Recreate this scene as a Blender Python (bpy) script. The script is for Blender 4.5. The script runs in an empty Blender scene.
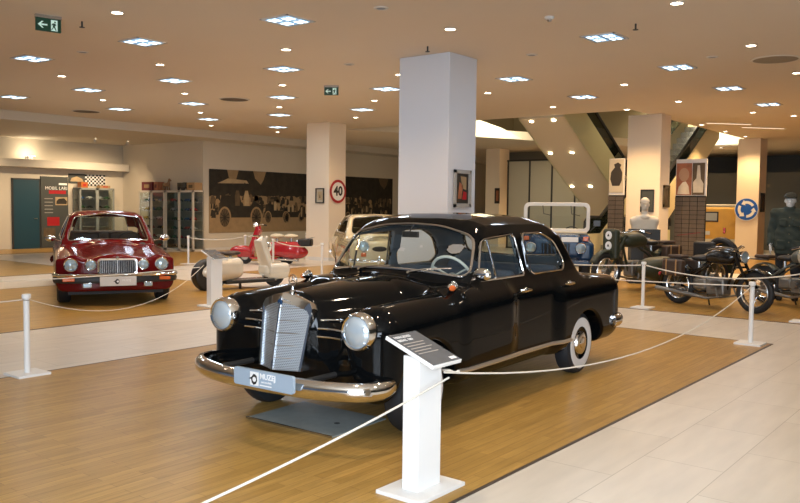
import bpy, bmesh, math, random
import numpy as np
from mathutils import Vector, Matrix
random.seed(7)
SC = bpy.context.scene
COL = SC.collection
pi = math.pi

# ------------------------------------------------------------------ camera, world, lights, exposure
cam_data = bpy.data.cameras.new('camera')
cam_data.sensor_width = 36.0
cam_data.lens = 36.0            # 800 px focal length on an 800 px wide frame
cam_data.clip_end = 200
cam = bpy.data.objects.new('camera', cam_data)
COL.objects.link(cam)
_r = Vector((0.783, 0.622, 0.012)).normalized()
_f = Vector((-0.620, 0.782, -0.057)).normalized()
_u = _r.cross(_f).normalized()
_r = _f.cross(_u).normalized()
cam.matrix_world = Matrix(((_r.x, _u.x, -_f.x, 0), (_r.y, _u.y, -_f.y, 0), (_r.z, _u.z, -_f.z, 1.6), (0, 0, 0, 1)))
SC.camera = cam

world = bpy.data.worlds.new('world'); SC.world = world
world.use_nodes = True
world.node_tree.nodes['Background'].inputs['Color'].default_value = (0.60, 0.72, 0.95, 1)
world.node_tree.nodes['Background'].inputs['Strength'].default_value = 0.14

SC.view_settings.view_transform = 'Standard'
SC.view_settings.look = 'None'
SC.view_settings.gamma = 1.0
SC.view_settings.use_curve_mapping = False
SC.view_settings.exposure = 0.42

def area_light(name, loc, target, sx, sy, power, color):
    l = bpy.data.lights.new(name, 'AREA'); l.shape = 'RECTANGLE'; l.size = sx; l.size_y = sy
    l.energy = power; l.color = color
    o = bpy.data.objects.new(name, l); COL.objects.link(o); o.location = loc
    o.rotation_euler = (Vector(target) - Vector(loc)).to_track_quat('-Z', 'Y').to_euler()
    return o
# added broad cool fill behind the camera, standing in for its flash
area_light('camera_side_fill', (1.3, -1.9, 2.1), (-5.0, 6.5, 1.1), 4.0, 2.3, 560, (0.76, 0.87, 1.0))

# ------------------------------------------------------------------ materials
MATS = {}
def mat(name, col, rough=0.5, metal=0.0, coat=0.0, emit=None, estr=0.0, spec=0.5, bump=0.0, bscale=40.0, var=0.0, vscale=6.0):
    m = bpy.data.materials.new(name); m.use_nodes = True
    nt = m.node_tree; b = nt.nodes['Principled BSDF']
    b.inputs['Base Color'].default_value = (*col, 1)
    b.inputs['Roughness'].default_value = rough
    b.inputs['Metallic'].default_value = metal
    b.inputs['Coat Weight'].default_value = coat
    b.inputs['Coat Roughness'].default_value = 0.04
    b.inputs['Specular IOR Level'].default_value = spec
    if emit:
        b.inputs['Emission Color'].default_value = (*emit, 1); b.inputs['Emission Strength'].default_value = estr
    if bump or var:
        tc = nt.nodes.new('ShaderNodeTexCoord')
        if bump:
            n = nt.nodes.new('ShaderNodeTexNoise'); n.inputs['Scale'].default_value = bscale; n.inputs['Detail'].default_value = 4
            bp = nt.nodes.new('ShaderNodeBump'); bp.inputs['Strength'].default_value = bump; bp.inputs['Distance'].default_value = 0.01
            nt.links.new(tc.outputs['Object'], n.inputs['Vector']); nt.links.new(n.outputs['Fac'], bp.inputs['Height'])
            nt.links.new(bp.outputs['Normal'], b.inputs['Normal'])
        if var:
            n = nt.nodes.new('ShaderNodeTexNoise'); n.inputs['Scale'].default_value = vscale; n.inputs['Detail'].default_value = 5
            mx = nt.nodes.new('ShaderNodeMix'); mx.data_type = 'RGBA'
            mx.inputs['A'].default_value = (*[max(0, c * (1 - var)) for c in col], 1)
            mx.inputs['B'].default_value = (*[min(1, c * (1 + var)) for c in col], 1)
            nt.links.new(tc.outputs['Object'], n.inputs['Vector']); nt.links.new(n.outputs['Fac'], mx.inputs['Factor'])
            nt.links.new(mx.outputs['Result'], b.inputs['Base Color'])
    MATS[name] = m
    return m

def glass_mat(name, tint=(1, 1, 1), rough=0.0, ior=1.45, dirt=0.0):
    m = bpy.data.materials.new(name); m.use_nodes = True
    nt = m.node_tree
    for n in list(nt.nodes): nt.nodes.remove(n)
    out = nt.nodes.new('ShaderNodeOutputMaterial')
    tr = nt.nodes.new('ShaderNodeBsdfTransparent'); tr.inputs['Color'].default_value = (*tint, 1)
    gl = nt.nodes.new('ShaderNodeBsdfGlossy'); gl.inputs['Roughness'].default_value = rough
    fr = nt.nodes.new('ShaderNodeFresnel')
    ge = nt.nodes.new('ShaderNodeNewGeometry'); mr = nt.nodes.new('ShaderNodeMapRange')   # same reflection from either face of the sheet
    mr.inputs['To Min'].default_value = ior; mr.inputs['To Max'].default_value = 1 / ior
    nt.links.new(ge.outputs['Backfacing'], mr.inputs['Value']); nt.links.new(mr.outputs['Result'], fr.inputs['IOR'])
    mx = nt.nodes.new('ShaderNodeMixShader')
    nt.links.new(fr.outputs['Fac'], mx.inputs['Fac']); nt.links.new(tr.outputs[0], mx.inputs[1]); nt.links.new(gl.outputs[0], mx.inputs[2])
    nt.links.new(mx.outputs[0], out.inputs['Surface'])
    MATS[name] = m
    return m

def world_pos(nt):
    g = nt.nodes.new('ShaderNodeNewGeometry')
    return g.outputs['Position']

def wood_floor_mat():
    m = bpy.data.materials.new('oak_parquet'); m.use_nodes = True
    nt = m.node_tree; b = nt.nodes['Principled BSDF']; L = nt.links.new
    pos = world_pos(nt)
    mp = nt.nodes.new('ShaderNodeMapping'); mp.inputs['Rotation'].default_value = (0, 0, pi / 2)
    L(pos, mp.inputs['Vector'])
    br = nt.nodes.new('ShaderNodeTexBrick')
    br.offset = 0.37; br.offset_frequency = 2
    br.inputs['Color1'].default_value = (0.45, 0.272, 0.078, 1); br.inputs['Color2'].default_value = (0.35, 0.205, 0.055, 1)
    br.inputs['Mortar'].default_value = (0.20, 0.10, 0.035, 1)
    br.inputs['Scale'].default_value = 1.0; br.inputs['Mortar Size'].default_value = 0.0016; br.inputs['Mortar Smooth'].default_value = 0.3
    br.inputs['Bias'].default_value = -0.25
    br.inputs['Brick Width'].default_value = 0.62; br.inputs['Row Height'].default_value = 0.071
    L(mp.outputs[0], br.inputs['Vector'])
    n = nt.nodes.new('ShaderNodeTexNoise'); n.inputs['Scale'].default_value = 1.0; n.inputs['Detail'].default_value = 8; n.inputs['Roughness'].default_value = 0.65
    m2 = nt.nodes.new('ShaderNodeMapping'); m2.inputs['Scale'].default_value = (38, 2.4, 1); L(pos, m2.inputs['Vector']); L(m2.outputs[0], n.inputs['Vector'])
    rmp = nt.nodes.new('ShaderNodeMapRange'); rmp.inputs['From Min'].default_value = 0.3; rmp.inputs['From Max'].default_value = 0.7
    rmp.inputs['To Min'].default_value = 0.80; rmp.inputs['To Max'].default_value = 1.16; L(n.outputs['Fac'], rmp.inputs['Value'])
    mx = nt.nodes.new('ShaderNodeMix'); mx.data_type = 'RGBA'; mx.blend_type = 'MULTIPLY'; mx.inputs['Factor'].default_value = 1.0
    L(br.outputs['Color'], mx.inputs['A']); L(rmp.outputs['Result'], mx.inputs['B'])
    L(mx.outputs['Result'], b.inputs['Base Color'])
    b.inputs['Roughness'].default_value = 0.30
    b.inputs['Specular IOR Level'].default_value = 0.15
    bp = nt.nodes.new('ShaderNodeBump'); bp.inputs['Strength'].default_value = 0.06; bp.inputs['Distance'].default_value = 0.004
    L(n.outputs['Fac'], bp.inputs['Height']); L(bp.outputs['Normal'], b.inputs['Normal'])
    MATS['oak_parquet'] = m
    return m

def tile_floor_mat():
    m = bpy.data.materials.new('sandstone_tile'); m.use_nodes = True
    nt = m.node_tree; b = nt.nodes['Principled BSDF']; L = nt.links.new
    pos = world_pos(nt)
    mp = nt.nodes.new('ShaderNodeMapping'); mp.inputs['Location'].default_value = (0.09, 1.42 + 0.5, 0); mp.inputs['Rotation'].default_value = (0, 0, pi / 2)
    # rows run along y, joints every 0.5 m in x
    mp.vector_type = 'TEXTURE'
    L(pos, mp.inputs['Vector'])
    br = nt.nodes.new('ShaderNodeTexBrick'); br.offset = 0.5; br.offset_frequency = 2
    br.inputs['Color1'].default_value = (0.66, 0.61, 0.54, 1); br.inputs['Color2'].default_value = (0.62, 0.565, 0.49, 1)
    br.inputs['Mortar'].default_value = (0.40, 0.36, 0.30, 1)
    br.inputs['Scale'].default_value = 1.0; br.inputs['Mortar Size'].default_value = 0.0028; br.inputs['Mortar Smooth'].default_value = 0.1
    br.inputs['Brick Width'].default_value = 1.0; br.inputs['Row Height'].default_value = 0.5
    sx = nt.nodes.new('ShaderNodeSeparateXYZ'); L(pos, sx.inputs[0])
    cx = nt.nodes.new('ShaderNodeCombineXYZ')
    ad = nt.nodes.new('ShaderNodeMath'); ad.operation = 'ADD'; ad.inputs[1].default_value = 20 + 2.42; L(sx.outputs['X'], ad.inputs[0])
    L(sx.outputs['Y'], cx.inputs['X']); L(ad.outputs[0], cx.inputs['Y'])
    L(cx.outputs[0], br.inputs['Vector'])
    n = nt.nodes.new('ShaderNodeTexNoise'); n.inputs['Scale'].default_value = 1.0; n.inputs['Detail'].default_value = 6
    m2 = nt.nodes.new('ShaderNodeMapping'); m2.inputs['Scale'].default_value = (9, 1.6, 1); m2.inputs['Rotation'].default_value = (0, 0, 0.5); L(pos, m2.inputs['Vector']); L(m2.outputs[0], n.inputs['Vector'])
    rmp = nt.nodes.new('ShaderNodeMapRange'); rmp.inputs['From Min'].default_value = 0.3; rmp.inputs['From Max'].default_value = 0.7
    rmp.inputs['To Min'].default_value = 0.92; rmp.inputs['To Max'].default_value = 1.06; L(n.outputs['Fac'], rmp.inputs['Value'])
    mx = nt.nodes.new('ShaderNodeMix'); mx.data_type = 'RGBA'; mx.blend_type = 'MULTIPLY'; mx.inputs['Factor'].default_value = 1.0
    L(br.outputs['Color'], mx.inputs['A']); L(rmp.outputs['Result'], mx.inputs['B']); L(mx.outputs['Result'], b.inputs['Base Color'])
    b.inputs['Roughness'].default_value = 0.33
    nt.nodes.remove(mp)
    MATS['sandstone_tile'] = m
    return m

wood_floor_mat(); tile_floor_mat()
mat('wall_cream', (0.66, 0.60, 0.49), 0.75, var=0.03, vscale=1.5)
mat('wall_white', (0.74, 0.72, 0.68), 0.7)
mat('ceiling_paint', (0.68, 0.60, 0.50), 0.8, var=0.02, vscale=0.8)
mat('soffit_paint', (0.60, 0.56, 0.48), 0.8)
mat('column_cool_lit', (0.66, 0.69, 0.75), 0.6)  # white near column; the bluish light on it is put into this tint
mat('column_cream', (0.84, 0.72, 0.56), 0.65)
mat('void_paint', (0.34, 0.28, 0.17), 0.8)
mat('fascia_paint', (0.80, 0.76, 0.64), 0.7)
mat('dark_partition', (0.12, 0.12, 0.105), 0.7)
mat('frosted_panel', (0.42, 0.38, 0.29), 0.45)
mat('dark_metal', (0.06, 0.06, 0.06), 0.4, 0.6)
mat('edge_strip', (0.055, 0.04, 0.03), 0.5)
mat('black_paint', (0.0025, 0.003, 0.0035), 0.05, 0.0, spec=0.17)
mat('black_gloss', (0.006, 0.006, 0.006), 0.2, spec=0.5)
mat('chrome', (0.78, 0.79, 0.80), 0.07, 1.0)
mat('strip_chrome', (0.72, 0.66, 0.58), 0.32, 0.8)
mat('dull_chrome', (0.55, 0.56, 0.57), 0.25, 1.0)
mat('rubber', (0.012, 0.013, 0.015), 0.62)
mat('tyre_blue_black', (0.014, 0.018, 0.024), 0.55)
mat('whitewall_rubber', (0.72, 0.73, 0.74), 0.55)
mat('white_paint', (0.78, 0.78, 0.77), 0.4)
mat('white_gloss', (0.80, 0.79, 0.75), 0.25, coat=0.5)
mat('rope_white', (0.72, 0.69, 0.62), 0.8)
mat('plate_grey', (0.33, 0.42, 0.52), 0.35)
mat('plaque_grey', (0.09, 0.105, 0.125), 0.22, coat=0.5, var=0.35, vscale=9)
mat('print_white', (0.85, 0.86, 0.86), 0.6)
mat('print_black', (0.012, 0.012, 0.013), 0.6)
mat('seat_blue_grey', (0.085, 0.105, 0.13), 0.75, bump=0.2, bscale=120)
mat('headliner_cloth', (0.10, 0.115, 0.125), 0.9)
mat('ivory', (0.62, 0.60, 0.52), 0.3)
mat('amber', (0.60, 0.12, 0.02), 0.2, coat=1.0)
mat('red_lens', (0.42, 0.012, 0.012), 0.2, coat=1.0)
mat('jaguar_red', (0.115, 0.004, 0.005), 0.12, spec=0.25)
mat('scooter_red', (0.42, 0.012, 0.02), 0.25, coat=1.0)
mat('scooter_cream', (0.66, 0.62, 0.52), 0.3, coat=0.6)
mat('seat_cream', (0.62, 0.55, 0.38), 0.5)
mat('cream_paint', (0.62, 0.52, 0.32), 0.25, coat=1.0)
mat('blue_paint', (0.010, 0.040, 0.10), 0.25, spec=.4)
mat('olive_paint', (0.030, 0.036, 0.020), 0.5, var=0.2, vscale=10)
mat('grey_green_paint', (0.075, 0.09, 0.082), 0.4, coat=0.3)
mat('yellow_paint', (0.66, 0.34, 0.045), 0.45, var=0.15, vscale=4)
mat('leather_brown', (0.05, 0.03, 0.02), 0.6, bump=0.2, bscale=90)
mat('leather_black', (0.014, 0.014, 0.014), 0.5)
mat('tan_leather', (0.36, 0.21, 0.09), 0.5)
mat('engine_alu', (0.24, 0.24, 0.23), 0.45, 0.8)
mat('stone', (0.60, 0.54, 0.44), 0.75, bump=0.15, bscale=30)
mat('plinth_dark', (0.03, 0.036, 0.04), 0.55)
mat('jacket_green', (0.030, 0.042, 0.034), 0.85, bump=0.3, bscale=60)
mat('trousers_dark', (0.014, 0.017, 0.022), 0.85)
mat('cap_dark', (0.022, 0.026, 0.022), 0.85)
mat('mannequin_white', (0.70, 0.70, 0.68), 0.45)
mat('teal_door', (0.010, 0.055, 0.085), 0.45)
mat('panel_grey', (0.055, 0.062, 0.058), 0.6)
mat('cabinet_white', (0.62, 0.58, 0.50), 0.5)
mat('cabinet_grey', (0.26, 0.28, 0.27), 0.4)
mat('cabinet_back', (0.30, 0.28, 0.24), 0.6)
mat('sepia_light', (0.33, 0.225, 0.115), 0.7, var=0.25, vscale=5)
mat('sepia_mid', (0.115, 0.078, 0.042), 0.7, var=0.5, vscale=9)
mat('sepia_dark', (0.026, 0.021, 0.014), 0.7, var=0.9, vscale=5)
mat('sepia_pale', (0.46, 0.34, 0.19), 0.7, var=0.3, vscale=7)
mat('slat_brown', (0.085, 0.066, 0.050), 0.6, var=0.3, vscale=5)
mat('slat_gap', (0.012, 0.010, 0.009), 0.8)
mat('frame_gold', (0.16, 0.12, 0.06), 0.45, 0.3)
mat('frame_dark', (0.035, 0.028, 0.02), 0.5)
mat('mount_board', (0.50, 0.44, 0.33), 0.8)
mat('mount_grey', (0.36, 0.35, 0.33), 0.7)
mat('sign_red', (0.40, 0.015, 0.02), 0.4)
mat('sign_white', (0.80, 0.80, 0.78), 0.4)
mat('sign_blue', (0.010, 0.10, 0.50), 0.35)
mat('exit_green', (0.004, 0.055, 0.028), 0.4)
mat('exit_pale', (0.55, 0.75, 0.66), 0.4, emit=(0.6, 0.85, 0.75), estr=0.25)
mat('copper_print', (0.34, 0.12, 0.055), 0.5, var=0.5, vscale=7)
mat('robe_print', (0.66, 0.58, 0.44), 0.6, var=0.3, vscale=5)
mat('skin_print', (0.42, 0.25, 0.15), 0.6)
mat('esc_soffit', (0.66, 0.57, 0.40), 0.55)
mat('esc_side', (0.62, 0.59, 0.34), 0.5)
mat('esc_cream', (0.82, 0.73, 0.46), 0.5)
mat('lamp_warm', (1, 0.9, 0.75), 0.5, emit=(1.0, 0.84, 0.62), estr=16)
mat('lamp_slot', (1, .9, .75), 0.5, emit=(1.0, 0.86, 0.62), estr=1.2)
mat('lamp_cool', (0.8, 0.9, 1), 0.5, emit=(0.72, 0.92, 1.0), estr=1.9)
mat('lamp_cool_dim', (0.5, 0.6, 0.7), 0.5, emit=(0.20, 0.48, 0.78), estr=.55)
mat('lamp_recess', (0.20, 0.24, 0.30), 0.4, 0.5)
mat('perforated', (0.22, 0.20, 0.17), 0.6, var=0.5, vscale=60)
mat('sensor_white', (0.60, 0.58, 0.55), 0.5)
mat('mat_grey', (0.30, 0.33, 0.32), 0.5, var=0.2, vscale=12)
mat('wood_box', (0.30, 0.17, 0.08), 0.6)
mat('box_red', (0.12, 0.012, 0.018), 0.5)
mat('box_tan', (0.42, 0.26, 0.12), 0.6)
for _n, _c in dict(toy_red=(0.34, 0.02, 0.02), toy_blue=(0.03, 0.08, 0.22), toy_black=(0.02, 0.02, 0.02), toy_white=(0.6, 0.58, 0.54), toy_green=(0.04, 0.12, 0.05), toy_orange=(0.45, 0.14, 0.03), toy_silver=(0.4, 0.4, 0.4), toy_yellow=(0.5, 0.34, 0.05)).items():
    mat(_n, _c, 0.3, coat=0.5)
glass_mat('car_glass', (0.86, 0.92, 0.93))
glass_mat('cabinet_glass', (0.93, 0.96, 0.95))
mat('lens_glass', (0.50, 0.58, 0.64), 0.12, 0.35, coat=1.0)
glass_mat('dark_glass', (0.16, 0.20, 0.19))
glass_mat('smoke_glass', (0.30, 0.33, 0.28))
M = MATS

# ------------------------------------------------------------------ object helpers
def tag(o, label=None, cat=None, group=None, kind=None):
    if label: o['label'] = label
    if cat: o['category'] = cat
    if group: o['group'] = group
    if kind: o['kind'] = kind
    return o
def thing(name, label, cat, loc=(0, 0, 0), rz=0.0, group=None):
    o = bpy.data.objects.new(name, None); COL.objects.link(o)
    o.empty_display_size = 0.1
    o.location = loc; o.rotation_euler = (0, 0, rz)
    return tag(o, label, cat, group)
def copy_tree(o, parent=None):
    c = o.copy(); COL.objects.link(c)
    if parent is not None:
        c.parent = parent; c.matrix_parent_inverse = o.matrix_parent_inverse.copy()
    for ch in list(o.children): copy_tree(ch, c)
    return c

def basis(d):
    d = Vector(d).normalized()
    a = Vector((0, 0, 1)) if abs(d.z) < 0.95 else Vector((0, 1, 0))
    x = a.cross(d).normalized(); y = d.cross(x)
    return x, y, d

class MB:
    def __init__(s): s.v = []; s.f = []; s.m = []; s.mats = []
    def _mi(s, m):
        if m is None: return 0
        if m not in s.mats: s.mats.append(m)
        return s.mats.index(m)
    def add(s, vs, fs, m=None):
        o = len(s.v); s.v += [tuple(v) for v in vs]; k = s._mi(m)
        for f in fs: s.f.append(tuple(i + o for i in f)); s.m.append(k)
        return s
    def box(s, c, d, rot=None, m=None, taper=1.0):
        x, y, z = (q / 2 for q in d); t = taper
        vs = [(-x, -y, -z), (x, -y, -z), (x, y, -z), (-x, y, -z), (-x * t, -y * t, z), (x * t, -y * t, z), (x * t, y * t, z), (-x * t, y * t, z)]
        R = Matrix.Identity(3) if rot is None else (rot if isinstance(rot, Matrix) else Matrix.Rotation(rot, 3, 'Z'))
        vs = [R @ Vector(v) + Vector(c) for v in vs]
        return s.add(vs, [(0, 3, 2, 1), (4, 5, 6, 7), (0, 1, 5, 4), (1, 2, 6, 5), (2, 3, 7, 6), (3, 0, 4, 7)], m)
    def cyl(s, p, q, r, n=16, r2=None, m=None, caps=True):
        p = Vector(p); q = Vector(q); r2 = r if r2 is None else r2
        x, y, d = basis(q - p); vs = []
        for i in range(n):
            a = 2 * pi * i / n; e = x * math.cos(a) + y * math.sin(a); vs.append(p + e * r); vs.append(q + e * r2)
        fs = [(2 * i, 2 * ((i + 1) % n), 2 * ((i + 1) % n) + 1, 2 * i + 1) for i in range(n)]
        if caps: fs += [tuple(2 * i for i in reversed(range(n))), tuple(2 * i + 1 for i in range(n))]
        return s.add(vs, fs, m)
    def tube(s, path, r, n=8, closed=False, m=None, sx=1.0):
        P = [Vector(p) for p in path]; k = len(P); rad = r if hasattr(r, '__len__') else [r] * k
        vs = []; px = None
        for i in range(k):
            a = P[(i - 1) % k] if (closed or i > 0) else P[i]; b = P[(i + 1) % k] if (closed or i < k - 1) else P[i]
            d = (b - a)
            if d.length < 1e-9: d = Vector((0, 0, 1))
            d.normalize()
            if px is None: px = basis(d)[0]
            px = (px - d * px.dot(d))
            if px.length < 1e-6: px = basis(d)[0]
            px.normalize(); py = d.cross(px)
            for j in range(n):
                t = 2 * pi * j / n; vs.append(P[i] + px * math.cos(t) * rad[i] + py * math.sin(t) * rad[i] * sx)
        fs = []
        for i in range(k if closed else k - 1):
            i2 = (i + 1) % k
            for j in range(n):
                j2 = (j + 1) % n; fs.append((i * n + j, i * n + j2, i2 * n + j2, i2 * n + j))
        if not closed: fs += [tuple(reversed(range(n))), tuple((k - 1) * n + j for j in range(n))]
        return s.add(vs, fs, m)
    def lathe(s, prof, c=(0, 0, 0), axis=(0, 0, 1), n=24, m=None):
        # prof: [(radius, height along axis)]
        x, y, d = basis(axis); c = Vector(c); vs = []
        for r, h in prof:
            for i in range(n):
                a = 2 * pi * i / n; vs.append(c + d * h + (x * math.cos(a) + y * math.sin(a)) * max(r, 1e-5))
        fs = []
        for k in range(len(prof) - 1):
            for i in range(n):
                j = (i + 1) % n; fs.append((k * n + i, k * n + j, (k + 1) * n + j, (k + 1) * n + i))
        return s.add(vs, fs, m)
    def torus(s, c, axis, R, r, n=32, k=10, m=None, sq=1.0):
        x, y, d = basis(axis); c = Vector(c); vs = []
        for i in range(n):
            a = 2 * pi * i / n; e = x * math.cos(a) + y * math.sin(a)
            for j in range(k):
                b = 2 * pi * j / k; vs.append(c + e * (R + r * math.cos(b)) + d * (r * sq * math.sin(b)))
        fs = [(i * k + j, ((i + 1) % n) * k + j, ((i + 1) % n) * k + (j + 1) % k, i * k + (j + 1) % k) for i in range(n) for j in range(k)]
        return s.add(vs, fs, m)
    def ball(s, c, r, n=16, k=10, m=None):
        r = r if hasattr(r, '__len__') else (r, r, r); vs = []; fs = []
        for i in range(k + 1):
            t = pi * i / k
            for j in range(n):
                a = 2 * pi * j / n
                vs.append((c[0] + r[0] * math.sin(t) * math.cos(a), c[1] + r[1] * math.sin(t) * math.sin(a), c[2] + r[2] * math.cos(t)))
        for i in range(k):
            for j in range(n): fs.append((i * n + j, (i + 1) * n + j, (i + 1) * n + (j + 1) % n, i * n + (j + 1) % n))
        return s.add(vs, fs, m)
    def prism(s, pts, T, depth, m=None):
        # 2D outline extruded; T maps (a, b, c) -> 3D
        n = len(pts); vs = [T(a, b, 0) for a, b in pts] + [T(a, b, depth) for a, b in pts]
        fs = [tuple(range(n)), tuple(reversed(range(n, 2 * n)))] + [(i, i + n, (i + 1) % n + n, (i + 1) % n) for i in range(n)]
        return s.add(vs, fs, m)
    def build(s, name, material, parent=None, angle=35, bevel=0.0, loc=None, seg=2, fix=False):
        me = bpy.data.meshes.new(name); me.from_pydata([tuple(v) for v in s.v], [], s.f)
        if s.mats:
            for q in s.mats: me.materials.append(M[q])
            me.polygons.foreach_set('material_index', s.m)
        else: me.materials.append(material if not isinstance(material, str) else M[material])
        if True:
            bm = bmesh.new(); bm.from_mesh(me)
            bmesh.ops.remove_doubles(bm, verts=bm.verts, dist=1e-5)
            bmesh.ops.recalc_face_normals(bm, faces=bm.faces); bm.to_mesh(me); bm.free()
        if angle:
            me.polygons.foreach_set('use_smooth', [True] * len(me.polygons)); me.set_sharp_from_angle(angle=math.radians(angle))
        o = bpy.data.objects.new(name, me); COL.objects.link(o)
        if parent is not None: o.parent = parent
        if loc: o.location = loc
        if bevel:
            b = o.modifiers.new('bevel', 'BEVEL'); b.width = bevel; b.segments = seg; b.limit_method = 'ANGLE'; b.angle_limit = math.radians(40)
        return o

def rrect(w, h, r, n=5, cx=0, cy=0):
    pts = []
    for (sx, sy, a0) in ((1, 1, 0), (-1, 1, 90), (-1, -1, 180), (1, -1, 270)):
        for i in range(n + 1):
            a = math.radians(a0 + 90 * i / n); pts.append((cx + sx * (w / 2 - r) + r * math.cos(a), cy + sy * (h / 2 - r) + r * math.sin(a)))
    return pts
def circ(r, n=24, cx=0, cy=0, a0=0): return [(cx + r * math.cos(a0 + 2 * pi * i / n), cy + r * math.sin(a0 + 2 * pi * i / n)) for i in range(n)]
def round_poly(pts, r, n=5):
    out = []; k = len(pts)
    for i in range(k):
        p = np.array(pts[i], float); a = np.array(pts[i - 1], float); b = np.array(pts[(i + 1) % k], float)
        da = (a - p); db = (b - p); la = np.linalg.norm(da); lb = np.linalg.norm(db); rr = min(r, la * .45, lb * .45)
        p0 = p + da / la * rr; p1 = p + db / lb * rr
        for j in range(n + 1):
            t = j / n; q = (1 - t) ** 2 * p0 + 2 * t * (1 - t) * p + t * t * p1; out.append((float(q[0]), float(q[1])))
    return out
def text(name, body, size, material, T, parent=None, align='CENTER', depth=0.001, bold=0.0):
    cu = bpy.data.curves.new(name, 'FONT'); cu.body = body; cu.size = size; cu.align_x = align; cu.align_y = 'CENTER'; cu.extrude = depth; cu.resolution_u = 3; cu.offset = bold
    tmp = bpy.data.objects.new(name, cu); COL.objects.link(tmp)
    dg = bpy.context.evaluated_depsgraph_get()
    me = bpy.data.meshes.new_from_object(tmp.evaluated_get(dg)); bpy.data.objects.remove(tmp)
    me.transform(T); me.materials.clear(); me.materials.append(M[material]); me.name = name
    o = bpy.data.objects.new(name, me); COL.objects.link(o)
    if parent is not None: o.parent = parent
    return o
def frame_T(o, x, y):
    x = Vector(x).normalized(); y = Vector(y).normalized(); z = x.cross(y)
    return Matrix(((x.x, y.x, z.x, o[0]), (x.y, y.y, z.y, o[1]), (x.z, y.z, z.z, o[2]), (0, 0, 0, 1)))

# ------------------------------------------------------------------ signed-distance sculpting
def smin(a, b, k):
    h = np.clip(.5 + .5 * (b - a) / k, 0, 1); return b * (1 - h) + a * h - k * h * (1 - h)
def smax(a, b, k): return -smin(-a, -b, k)
def rbox(x, y, z, c, half, r):
    qx = np.abs(x - c[0]) - half[0] + r; qy = np.abs(y - c[1]) - half[1] + r; qz = np.abs(z - c[2]) - half[2] + r
    return np.sqrt(np.maximum(qx, 0) ** 2 + np.maximum(qy, 0) ** 2 + np.maximum(qz, 0) ** 2) + np.minimum(np.maximum(qx, np.maximum(qy, qz)), 0) - r
def ell(x, y, z, c, r):
    a = (x - c[0]) / r[0]; b = (y - c[1]) / r[1]; d = (z - c[2]) / r[2]
    k0 = np.sqrt(a * a + b * b + d * d); k1 = np.sqrt((a / r[0]) ** 2 + (b / r[1]) ** 2 + (d / r[2]) ** 2)
    return k0 * (k0 - 1) / np.maximum(k1, 1e-6)
def capsule(x, y, z, a, b, ra, rb=None):
    rb = ra if rb is None else rb
    a = np.array(a, float); b = np.array(b, float); d = b - a; L = (d @ d)
    t = np.clip(((x - a[0]) * d[0] + (y - a[1]) * d[1] + (z - a[2]) * d[2]) / L, 0, 1)
    return np.sqrt((x - a[0] - t * d[0]) ** 2 + (y - a[1] - t * d[1]) ** 2 + (z - a[2] - t * d[2]) ** 2) - (ra + (rb - ra) * t)
def poly2(px, py, pts):
    n = len(pts); d = np.full(px.shape, 1e9); s = np.ones(px.shape)
    for i in range(n):
        ax, ay = pts[i]; bx, by = pts[i - 1]
        ex, ey = bx - ax, by - ay; wx, wy = px - ax, py - ay
        t = np.clip((wx * ex + wy * ey) / (ex * ex + ey * ey), 0, 1)
        d = np.minimum(d, (wx - ex * t) ** 2 + (wy - ey * t) ** 2)
        c1 = py >= ay; c2 = py < by; c3 = ex * wy > ey * wx
        s = np.where((c1 & c2 & c3) | (~c1 & ~c2 & ~c3), -s, s)
    return s * np.sqrt(d)

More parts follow.
